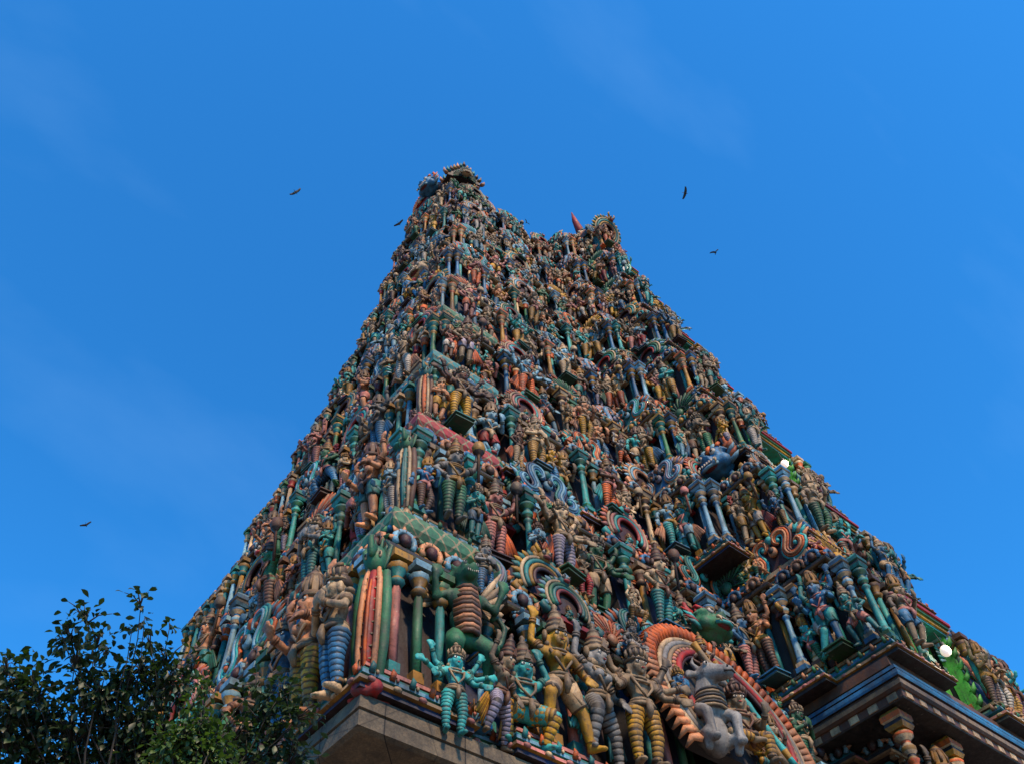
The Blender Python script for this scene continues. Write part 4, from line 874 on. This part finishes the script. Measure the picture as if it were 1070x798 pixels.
for i in range(9):
    poly, sts, T, te = TIERS[i]; s = T['s']
    lc = LATC[i % 6]
    for st in sts:
        if st['kind'] != 'pav': continue
        p = spot(i, st, .848, -.13)
        if not seen(spot(i, st, .85, 0), st['n']): continue
        corner = corner_of(st, T)
        if corner and st['seg'] == 'short side': continue
        if corner and i < 4:
            q = lean([Vector((T['a']+.17*s, T['ay']+.17*s, 0))], .85*s, T['BT'])[0]; o = obj('lattice_roof', rect_roof(.25*s, .25*s, .24*s), M_LATTICE, te, P[('green', 'red', 'teal', 'green')[i]]); o.location = (O.x+q.x, O.y+q.y, O.z+b[i]+.852*s)
            f_ = link('finial', ME_FIN, te); f_.location = Vector(o.location)+Vector((0, 0, .235*s)); f_.scale = (.10*s, .10*s, .16*s); continue
        hw = st['w']*.40; m = rect_roof(hw, .13*s, .17*s)
        o = obj('lattice_roof', m, M_LATTICE, te, P[lc if (rnd.random() < .6) else rnd.choice(LATC)]); o.location = p; o.rotation_euler = (0, 0, face_rot(st['n']))
        for sg in ((-1, 0, 1) if hw > .12*s else (0,)):
            f_ = link('finial', ME_FIN, te); f_.location = p+st['t']*sg*hw*.62+Vector((0, 0, .165*s if sg == 0 else .13*s)); f_.scale = (.09*s, .09*s, .14*s)
    # doorways with a lamp in the middle of the long bay
    dn = [x for x in sts if x['seg'] == 'bay'][0]; dst = dict(p=Vector((T['xc'], T['yo'], 0)), n=NY, t=Vector((1, 0, 0)), w=.4*s)
    R0 = spot(i, dst, .12, -.17); wdr = (.27 if i < 4 else .16)*s
    m = MB(); m.box((-wdr, -.02*s, 0), (wdr, .02*s, .50*s), (.07, .42, .05) if i in (1, 3) else ((.30, .42, .05) if i in (5, 7) else P['wall']))
    for k in range(3): m.prism([(-wdr, .0+.16*s*k), (-wdr+.05*s, .08*s+.16*s*k), (-wdr, .15*s+.16*s*k)], -.12*s, -.02*s, (.07, .45, .05) if i in (1, 3) else P['teal'])
    d = obj('door', m, None, te); d.location = R0
    m = MB()
    for k, (c, e) in enumerate((('red', .33), ('green', .315), ('yellow', .305), ('teal', .295))): e -= .27-wdr/s; m.box((-e*s, -.02*s-.012*s*(4-k), .50*s+.022*s*(3-k)), (e*s, .08*s, .522*s+.022*s*(3-k)), P[c])
    m.box((-.295*s-(wdr-.27*s), -.02*s, 0), (-.27*s-(wdr-.27*s), .06*s, .5*s), P['teal']); ex = wdr-.27*s; m.box((.27*s+ex, -.02*s, 0), (.295*s+ex, .06*s, .5*s), (.07, .40, .05) if i in (1, 3) else P['maroon'])
    for k in range(6): m.tube([(.283*s+ex, -.015*s, (.04+.08*k)*s), (.283*s+ex, -.035*s, (.06+.08*k)*s), (.283*s+ex, -.05*s, (.09+.08*k)*s)], [.020*s, .016*s, .003*s], 5, (.06, .34, .05) if i in (1, 3) else P['brown'])
    fr = obj('door_frame', m, None, te); fr.location = spot(i, dst, .12, -.06)
for (i, p, h, rz, v) in COLSP:
    o = link('column', ME_COL[v], TIERS[i][3]); o.location = p; o.scale = (h*.60, h*.60, h); o.rotation_euler = (0, 0, rz)

# ------------------------------------------------------------------ roof above the ninth tier
polyR, stR, TR = tier_plan(8); ht = b[9]
a9 = ins(ht); ay9 = KY*a9
m = MB(); n_ = 16; rx0, rx1 = a9+3.2*S, LX-a9-3.2*S; ry0, ry1 = ay9+3.0*S, LY-ay9-3.0*S; hw = (ry1-ry0)/2
pr = [(ry0+hw-hw*math.cos(math.pi*k/n_), .4*S+3.6*S*math.sin(math.pi*k/n_)**.8) for k in range(n_+1)]; pr = [(ry0, -.1*S)]+pr+[(ry1, -.1*S)]
vs = [(O.x+x, O.y+y, O.z+ht+z) for x in (rx0, rx1) for y, z in pr]; k_ = len(pr)
m.add(vs, [(j, j+1, k_+j+1, k_+j) for j in range(k_-1)]+[tuple(range(k_-1, -1, -1)), tuple(range(k_, 2*k_))], P['teal']); child('barrel_roof', m, tower)
for k in range(9):
    x = rx0+(rx1-rx0)*(k+.5)/9; f_ = link('finial', ME_FIN); f_.parent = tower; f_.matrix_parent_inverse = Matrix.Translation(-TL); f_.location = (O.x+x, O.y+ry0+hw, O.z+ht+3.9*S); f_.scale = (.6*S, .6*S, 2.0*S)
def orn_at(p, n, wd, kind, var, tilt=.05): ORNS.append(dict(p=p, rz=face_rot(n), w=wd, kind=kind, var=var, tier=8, seg='roof', n=n, tilt=tilt, size=9))
# corner shrine with a dark gable sheltering an orange figure
sh = empty('corner_shrine', T_(9.5, 9.3, ht/S-.5)); sh.rotation_euler = (0, 0, -.30)
tag(sh, 'small shrine with a dark pointed gable at the very top near corner of the tower', 'shrine')
m = MB(); m.box((-1.0*S, -.9*S, -.8*S), (1.0*S, 1.0*S, 1.2*S), P['teal']); m.box((-.9*S, -.1*S, 1.2*S), (.9*S, .9*S, 2.9*S), P['maroon']); obj('body', m, None, sh)
for sx in (-.8, .8):
    o = link('column', ME_COL[4], sh); o.location = (sx*S, -.72*S, 1.2*S); o.scale = (1.0*S, 1.0*S, 1.7*S)
m = MB(); m.prism([(-1.25*S, 2.9*S), (1.25*S, 2.9*S), (1.0*S, 3.6*S), (.25*S, 4.9*S), (0, 5.1*S), (-.25*S, 4.9*S), (-1.0*S, 3.6*S)], -1.0*S, .7*S, P['wall'], P['wall'])
for y_ in (-1.02, -.3, .4):
    for k in range(13):
        u = k/12*2-1; x = u*1.3; z = 2.95+2.2*(1-abs(u))**.9; m.tube([(x*S, y_*S, z*S), (x*1.12*S, y_*S, (z+.28)*S), (x*1.16*S, (y_-.05)*S, (z+.55+.2*rnd.random())*S)], [.16*S, .12*S, .02*S], 5, P[('peach', 'teal', 'brown', 'gold')[k % 4]])
obj('roof', m, None, sh)
hero(9.35, 8.65, ht/S+.75, 1.25, 1, ('orange', 'orange'), ('orange', 'orange'), 'brown', n=ND, label='orange statue sheltered under the dark gable of the topmost corner shrine')
m = MB(); pl_ = [(-2.1*S, 0), (2.1*S, 0), (2.3*S, 1.6*S), (1.9*S, 3.4*S), (1.0*S, 4.9*S), (0, 5.6*S), (-1.0*S, 4.9*S), (-1.9*S, 3.4*S), (-2.3*S, 1.6*S)]; m.prism(pl_, -.5*S, .7*S, P['wall'], P['wall'])
q = MB(); q.put(m, Matrix.Translation(T_(8.7, 11.6, ht/S-.4)) @ Matrix.Rotation(-math.pi/2, 4, 'Z')); child('gable_end', q, tower)
gf = Vector((-.295, -.955, 0)); gp = Vector(sh.location)+gf*1.12*S+Vector((0, 0, 2.75*S)); orn_at(gp, gf, 1.7*S, 'fan ornament', 2, -.15)
orn_at(gp+gf*.25*S+Vector((0, 0, -.2*S)), gf, 1.1*S, 'monster face', 2, -.2)
for v_, k_, c_ in (((7.95, 10.9, ht/S-.4), 'scroll ornament', 1), ((8.3, 12.0, ht/S-.6), 'sunburst arch', 0), ((7.9, 11.6, ht/S+2.3), 'fan ornament', 1), ((8.1, 12.6, ht/S+1.0), 'scroll ornament', 3)): orn_at(T_(*v_), NX, 1.9*S, k_, c_, -.1)
orn_at(T_(7.9, 10.4, ht/S+1.6), NX, 2.4*S, 'monster face', 1, -.1); orn_at(T_(8.7, 8.6, ht/S-.2), ND, 1.9*S, 'scroll ornament', 1); orn_at(T_(10.9, ay9/S-.1, ht/S-.3), NY, 1.8*S, 'sunburst arch', 0)
orn_at(T_(19.25, 5.35, ht/S+.1), NY, 2.9*S, 'sunburst arch', 2, -.45); orn_at(T_(18.05, 6.2, ht/S-.6), NX, 2.4*S, 'monster face', 2); orn_at(T_(17.0, 8.3, ht/S-.5), NX, 1.5*S, 'scroll ornament', 0)
m = MB(); m.tube([T_(*v) for v in ((18.7, 6.2, 47.2), (18.4, 6.15, 47.9), (17.85, 6.0, 48.6), (17.35, 5.9, 49.5), (17.2, 5.9, 50.6))], [.5*S, .42*S, .32*S, .2*S, .04*S], 10, P['red'])
tag(obj('horn', m), 'curved red horn jutting from the top of the central bay', 'horn')
for x_, y_, fg in ((12.3, 9.1, 8), (13.7, 9.1, 4), (15.0, 9.0, 6)): hero(x_, y_-.1, ht/S-.2, 1.25, fg, rnd.choice(SKINS), rnd.choice(LEGS), n=NY, label=None)
for d in PLACES[-3:]: d.update(tier=8, seg='roof', kind='sit', size=d['h']/proj(d['p'])[2])

# ------------------------------------------------------------------ figures become objects; the smallest are one mass
from collections import Counter
PLACES.sort(key=lambda d: -d['size'])
SEGN = {'long side': 'long side', 'short side': 'short side', 'bay': 'bay front', 'bay side': 'bay flank', 'step': 'step beside bay', 'step side': 'step flank', 'short bay': 'short side bay', 'short bay side': 'short bay flank', 'bay beyond the door': 'bay beyond door', 'roof': 'roof edge'}
NTH = ['first', 'second', 'third', 'fourth', 'fifth', 'sixth', 'seventh', 'eighth', 'ninth', 'tenth', 'eleventh', 'twelfth', 'thirteenth', 'fourteenth', 'fifteenth', 'sixteenth', 'seventeenth', 'eighteenth', 'nineteenth', 'twentieth']
solo, mass = PLACES[:298], PLACES[298:]
rowkey = lambda d: (d['tier'], d['seg'], d['kind'])
rows = {}
for d in solo:
    if d['kind'] != 'hero': rows.setdefault(rowkey(d), []).append(d)
for k_, L_ in rows.items():
    L_.sort(key=lambda d: (d['p']-O).xy.length)
    for j, d in enumerate(L_):
        pl = 'tier' if d['kind'] == 'stand' else 'eave'
        sz = 'small ' if d['kind'] == 'stand' and d['h'] < .35*(b[d['tier']+1]-b[d['tier']]) else ''
        d['label'] = '%s%s %s statue, %s %s, %s from corner, %s %s %s' % (sz, d['skin'][0], FIG[d['fig']]['phrase'], d['leg'][0], d['garb'], NTH[min(j, 19)], ORD[d['tier']], pl, SEGN[d['seg']])
def xf(d): return Matrix.Translation(d['p']) @ Matrix.Rotation(d['rz'], 4, 'Z') @ Matrix.Rotation(-d['tilt'], 4, 'X') @ Matrix.Scale(d['h'], 4)
def foot(f):                                        # sitting and squatting figures rest on their lowest point
    return min(v[2] for v in f['body'].V)
for f in FIG: f['foot'] = foot(f)
for d in solo:
    f = FIG[d['fig']]; me = f['me']
    lift = .085 if d['block'] else 0
    M_ = xf(d) @ Matrix.Translation((0, 0, lift-f['foot']))
    st_ = link('statue', me['body'], None, P[d['skin'][1]]); st_.matrix_world = M_
    tag(st_, d['label'], 'statue', 'painted statues on the tower tiers')
    link('necklace', me['necklace'], st_, P[d['trim']]); link('belt', me['belt'], st_, P[d['trim']]); link(d['garb'], me[d['garb']], st_, P[d['leg'][1]]); link('crown', me['crown'], st_, P[d['trim'] if d['trim'] != 'pink' else 'gold'])
    if d['tier'] < 4: link('eyes', me['eyes'], st_)
    if d['flare']: link('sash', ME_SASH, st_, P[d['flare']])
    if d['halo']: h_ = link('halo', ME_HALO, st_, P[d['halo']]); h_.location = f['hm'].translation+Vector((0, .085, .01))
    if d['club']: c_ = link('club', ME_CLUB, st_, P[d['trim']]); c_.location = f['wrists'][1][0]+Vector((0, -.03, .05))
    if d['block']: k_ = link('pedestal', ME_BLOCK, st_, P[rnd.choice(['navy', 'teal', 'maroon', 'blue', 'green'])]); k_.location = (0, 0, f['foot']-.085)
def low(mb, n):
    me = mb.mesh('clay', M_PAINT); o = bpy.data.objects.new('clay', me); COL.objects.link(o); dd = o.modifiers.new('d', 'DECIMATE'); dd.ratio = min(1, n/(2.0*len(mb.F)))
    m2 = o.evaluated_get(bpy.context.evaluated_depsgraph_get()).data; out = MB(); out.V = [tuple(v.co) for v in m2.vertices]; out.F = [tuple(p_.vertices) for p_ in m2.polygons]
    out.C = [WHITE]*len(out.F); out.S = [True]*len(out.F); out.U = [None]*len(out.F); bpy.data.objects.remove(o); bpy.data.meshes.remove(me); return out
for f in FIG: f['low'] = low(f['body'], 420)
crowd = MB()
for d in mass:
    f = FIG[d['fig']]; lift = .085 if d['block'] else 0; M_ = xf(d) @ Matrix.Translation((0, 0, lift-f['foot']))
    crowd.put(f['low'], M_, P[d['skin'][1]]); crowd.put(f[d['garb']], M_, P[d['leg'][1]]); crowd.put(f['crown'], M_, P[d['trim']])
    crowd.put(f['necklace'], M_, P[d['trim']]); crowd.put(f['belt'], M_, P[d['trim']])
    if d['block']: crowd.put(BLOCK, M_ @ Matrix.Translation((0, 0, f['foot']-.085)), P['navy'])
if crowd.V: tag(obj('upper_tier_statues', crowd), 'mass of tiny painted statues crowding the highest tiers of the tower', 'statues', kind='stuff')
# ornaments
rows = {}
for d in ORNS: rows.setdefault((d['kind'], d['tier'], d['seg']), []).append(d)
OL = {'scroll ornament': 'scroll ornament of paired S-curves', 'sunburst arch': 'sunburst arch with a seated figure', 'fan ornament': 'ribbed half-round fan ornament', 'monster face': 'horned monster face with bared teeth'}
for (kd, ti, sg), L_ in rows.items():
    L_.sort(key=lambda d: (d['p']-O).xy.length)
    for j, d in enumerate(L_):
        cn, me = ME_ORN[kd][d['var']]; o = link(ONAME[kd], me); o.location = d['p']; o.rotation_euler = Euler((-d['tilt'], 0, d['rz'])); o.scale = (d['w'],)*3
        where = 'roof edge of the tower' if sg == 'roof' else '%s eave %s' % (ORD[ti], SEGN[sg])
        tag(o, '%s %s, %s from corner, %s' % (cn, OL[kd], NTH[min(j, 19)], where), kd, kd+'s along the eaves')

# ------------------------------------------------------------------ lamps in the doorways
BULB = MB(); BULB.ball((0, 0, 0), (.13, .13, .15), 14, 10, WHITE)
CAP = MB(); CAP.lathe([(.05, .13), (.06, .15), (.06, .24), (.03, .26)], 10, P['charcoal']); CAP.tube([(0, 0, .25), (0, .05, .6)], .012, 6, P['black'])
me_b = BULB.mesh('lamp_bulb', emit('lamp_glow', (1, .80, .70), .48)); me_c = mesh_of(CAP, 'lamp_holder')
for k, (i, gx, dz) in enumerate(((1, -.13, .15), (3, -.14, .02), (5, -.20, .26), (7, -.20, .14))):
    s = TIERS[i][2]['s']; dst = dict(p=Vector((TIERS[i][2]['xc'], TIERS[i][2]['yo'], 0)), n=NY, t=Vector((1, 0, 0)))
    o = link('lamp', me_b); o.location = spot(i, dst, .12+dz, .12, gx*s); o.scale = (.95, .95, .95)
    tag(o, 'round white lamp lit in the %s doorway of the %s tier central bay' % ('green' if i < 4 else 'yellow green', ORD[i]), 'lamp', 'lamps in the doorways'); link('lamp_holder', me_c, o)
    ld = bpy.data.lights.new('lamp_light', 'POINT'); ld.energy = 45 if i < 4 else 5; ld.shadow_soft_size = .1; ld.color = (.95, 1, .62); lo_ = bpy.data.objects.new('lamp_light', ld); COL.objects.link(lo_); lo_.location = o.location+Vector((.12, -.32, .05))

# ------------------------------------------------------------------ birds
q = MB(); q.ball((0, 0, 0), (.055, .15, .055)); q.ball((0, -.15, .03), (.035, .045, .035)); q.tube([(0, -.18, .03), (0, -.22, .02)], [.014, .003], 6); q.tube([(0, .12, 0), (0, .27, .0)], [.04, .05], 8, flat=.3)
ME_BIRD = remesh(q, .014, 500).mesh('bird', plain('bird_plumage', (.012, .012, .015), (.035, .033, .035), 20))
def wing(sg):
    m = MB(); pr = [(0, .06, -.02), (.16, .09, .07), (.34, .03, .09), (.5, -.10, .05)]
    vs = []
    for (x, c, z) in pr: vs += [(sg*x, -.09-c*.3+x*.18, z), (sg*x, .10-abs(x-.1)*.05+x*.12, z-.01), (sg*x, -.09-c*.3+x*.18, z+.012), (sg*x, .10-abs(x-.1)*.05+x*.12, z)]
    fs = []
    for k in range(3):
        o = k*4; fs += [(o, o+4, o+5, o+1), (o+2, o+3, o+7, o+6), (o, o+2, o+6, o+4), (o+1, o+5, o+7, o+3)]
    fs += [(0, 1, 3, 2), (12, 14, 15, 13)]
    return m.add(vs, fs, WHITE, True)
bm_mat = ME_BIRD.materials[0]; ME_W = {sg: wing(sg).mesh('wing', bm_mat) for sg in (-1, 1)}
BIRDS = [((309, 201), 62, (.9, .6, 2.2), 'upright dark bird high in the empty sky beyond the tower top'), ((417, 234), 70, (.2, .5, 2.0), 'dark bird flying just beside the upper edge of the tower'), ((716, 202), 62, (.5, .2, 1.0), 'dark bird gliding highest over the central bay'),
         ((748, 264), 66, (.3, -.4, -.8), 'dark bird banking just under another bird beside the central bay'), ((90, 548), 74, (.4, .6, 2.6), 'lone dark bird low over the leafy tree'), ((550, 233), 95, (.9, .2, .2), 'tiny dark bird over the dip of the tower top')]
for (px, py), dist, rot, lab in BIRDS:
    o = link('bird', ME_BIRD); o.location = pix(px, py, dist); o.rotation_euler = rot; o.scale = (.82,)*3; tag(o, lab, 'bird', 'birds circling the tower')
    for sg in (-1, 1): w_ = link('wing', ME_W[sg], o); w_.rotation_euler = (0, sg*rnd.uniform(-.5, .3), 0)

# ------------------------------------------------------------------ tree
def leaf_mat(name, c0, c1):
    m, t, B, N, L = nodes(name); ge = N('ShaderNodeNewGeometry')
    c = ramp(N, L, ge.outputs['Random Per Island'], 0, 1, c0, c1); L(c, B.inputs['Base Color']); B.inputs['Roughness'].default_value = .5
    tr = N('ShaderNodeBsdfTranslucent'); L(mixrgb(N, 'MULTIPLY', 1., c, (1.2, 1.5, .5), L), tr.inputs[0]); mxs = N('ShaderNodeMixShader'); mxs.inputs[0].default_value = .3
    out = [x for x in t.nodes if x.type == 'OUTPUT_MATERIAL'][0]; L(B.outputs[0], mxs.inputs[1]); L(tr.outputs[0], mxs.inputs[2]); L(mxs.outputs[0], out.inputs[0]); return m
BARK = plain('bark', (.012, .010, .008), (.035, .028, .022), 14, .9)
def leaf(mb, p, d, ln, wd, roll):
    d = d.normalized(); sd = d.cross(Vector((0, 0, 1))); sd = sd.normalized() if sd.length > .05 else Vector((1, 0, 0)); sd = Quaternion(d, roll) @ sd; nn = sd.cross(d)
    a = p+d*ln*.12; ctr = [(0, .0, 0), (.25, .36, -.03), (.55, .5, -.02), (.82, .30, -.10), (1.05, .0, -.22)]
    vs = [p]; fs = []
    for u, v_, z in ctr[1:4]: c0 = a+d*u*ln+nn*z*ln; vs += [c0+sd*v_*wd+nn*.10*wd, c0, c0-sd*v_*wd+nn*.10*wd]
    c0 = a+d*1.05*ln-nn*.22*ln; vs.append(c0)
    fs = [(0, 2, 1), (0, 3, 2), (1, 2, 5, 4), (2, 3, 6, 5), (4, 5, 8, 7), (5, 6, 9, 8), (7, 8, 10), (8, 9, 10)]
    mb.add(vs, fs, WHITE, True)
def tree(name, label, base, fork, twigs, mat, seed, lsize, dist):
    r_ = random.Random(seed); root = empty(name, (base.x, base.y, 0)); tag(root, label, 'tree'); off = Vector((base.x, base.y, 0))
    wood = MB(); crown = MB(); base0 = Vector((base.x, base.y, 0))
    wood.tube([base0-off, base0.lerp(fork, .35)+Vector((.05, .04, 0))-off, base0.lerp(fork, .7)-off, fork-off], [.17, .14, .12, .10], 10)
    for (px, py, spread, nl, dd) in twigs:
        tip = pix(px, py, dist+dd); fk = fork+Vector((r_.uniform(-1, 1), r_.uniform(-1, 1), r_.uniform(-.5, .2)))*.45; wood.tube([fork.lerp(base0, .12)-off, fork.lerp(fk, .5)-off, fk-off], [.05, .04, .026], 6); mid = fk.lerp(tip, .5)+Vector((r_.uniform(-.3, .3), r_.uniform(-.3, .3), -.05)); pts = []
        for k in range(9):
            u = k/8; pts.append(fk*(1-u)**2+mid*2*u*(1-u)+tip*u*u+Vector((r_.gauss(0, .02), r_.gauss(0, .02), r_.gauss(0, .02)))*(1 if 0 < k < 8 else 0))
        wood.tube([p-off for p in pts], [.017*(1-k/8)**1.2+.003 for k in range(9)], 6)
        rad = spread/FPX*dist; ax = (pts[8]-pts[6]).normalized()
        for k in range(int(nl*(3.0 if py > 690 else 1.8))):
            g = Vector((r_.gauss(0, 1), r_.gauss(0, 1), r_.gauss(0, 1)))*rad*.52
            p = tip-ax*rad*.6*r_.random()+g
            dr = (g*.8+ax*.25*rad+Vector((0, 0, -.55*rad))+Vector((r_.uniform(-1, 1), r_.uniform(-1, 1), r_.uniform(-1, 1)))*rad*.6)
            leaf(crown, p-off, dr, lsize*r_.uniform(.7, 1.2), lsize*r_.uniform(.55, .8), r_.uniform(-.8, .8))
            if k % 5 == 0: wood.tube([(tip-ax*rad*.9)-off, (tip-ax*rad*.3+g*.5)-off, p-off], [.008, .006, .003], 4)
    obj('trunk', wood, BARK, root); obj('crown', crown, mat, root); return root
LEAF_D = leaf_mat('dark_leaf', (.010, .020, .009), (.030, .055, .015)); LEAF_B = leaf_mat('bright_leaf', (.022, .048, .010), (.070, .12, .022))
TD = 9.0
TW = [(148, 622, 9, 14, 0), (151, 645, 6, 6, 0), (138, 656, 5, 4, .1), (178, 651, 6, 6, .1), (156, 668, 9, 12, 0), (88, 638, 13, 26, 0), (72, 658, 14, 26, .1), (103, 662, 14, 24, .2), (80, 680, 17, 30, .1), (112, 674, 8, 10, 0), (66, 668, 8, 10, 0),
      (150, 690, 20, 46, .2), (175, 680, 14, 26, .2), (128, 704, 20, 44, .1), (164, 710, 20, 50, .3), (182, 700, 14, 24, .1), (105, 715, 19, 46, 0), (86, 706, 13, 22, .2), (20, 702, 17, 36, .2), (2, 690, 14, 24, .1), (36, 716, 16, 32, 0), (14, 730, 24, 60, .2), (45, 742, 25, 70, .3), (0, 760, 26, 80, .2),
      (75, 752, 24, 64, .1), (110, 745, 24, 66, .3), (140, 740, 22, 58, .1), (30, 778, 30, 90, .3), (75, 785, 30, 100, .2), (120, 780, 30, 100, .4), (160, 765, 26, 76, .2), (150, 795, 30, 90, .1), (205, 690, 11, 12, .2), (198, 712, 12, 16, .1),
      (250, 760, 22, 40, .3), (280, 735, 22, 44, .4), (300, 715, 17, 26, .3), (295, 760, 26, 62, .3), (262, 785, 26, 70, .2), (312, 785, 20, 40, .3), (272, 712, 12, 12, .3), (235, 790, 24, 60, .4), (318, 742, 14, 20, .2)]
tree('leafy_tree', 'dark leafy tree with a thin upright sprig rising before the foot of the tower', pix(110, 1500, 9.0), pix(120, 1010, 9.3), TW, LEAF_D, 3, .074, TD)
TW += [(x, y, 24, 60, -.5-.3*(x % 3)) for x, y in ((15, 775), (50, 770), (85, 765), (120, 760), (150, 770), (60, 745), (100, 735), (30, 755), (140, 752), (170, 745), (185, 735), (0, 735), (20, 795), (60, 800), (100, 800), (140, 800), (260, 770), (285, 765), (300, 745), (270, 795), (300, 795), (240, 800))]
TW2 = [(190, 765, 13, 60, 0), (212, 752, 12, 44, .1), (205, 778, 18, 90, .1), (175, 775, 14, 50, 0), (228, 770, 13, 44, .2), (185, 792, 18, 80, .1), (220, 790, 16, 60, .1), (198, 735, 8, 12, .1), (215, 715, 9, 14, .2)]
tree('young_tree', 'bright yellow-green young tree in front of the dark tree', pix(200, 1400, 8.0), pix(200, 880, 7.9), TW2, LEAF_B, 5, .055, 8.2)
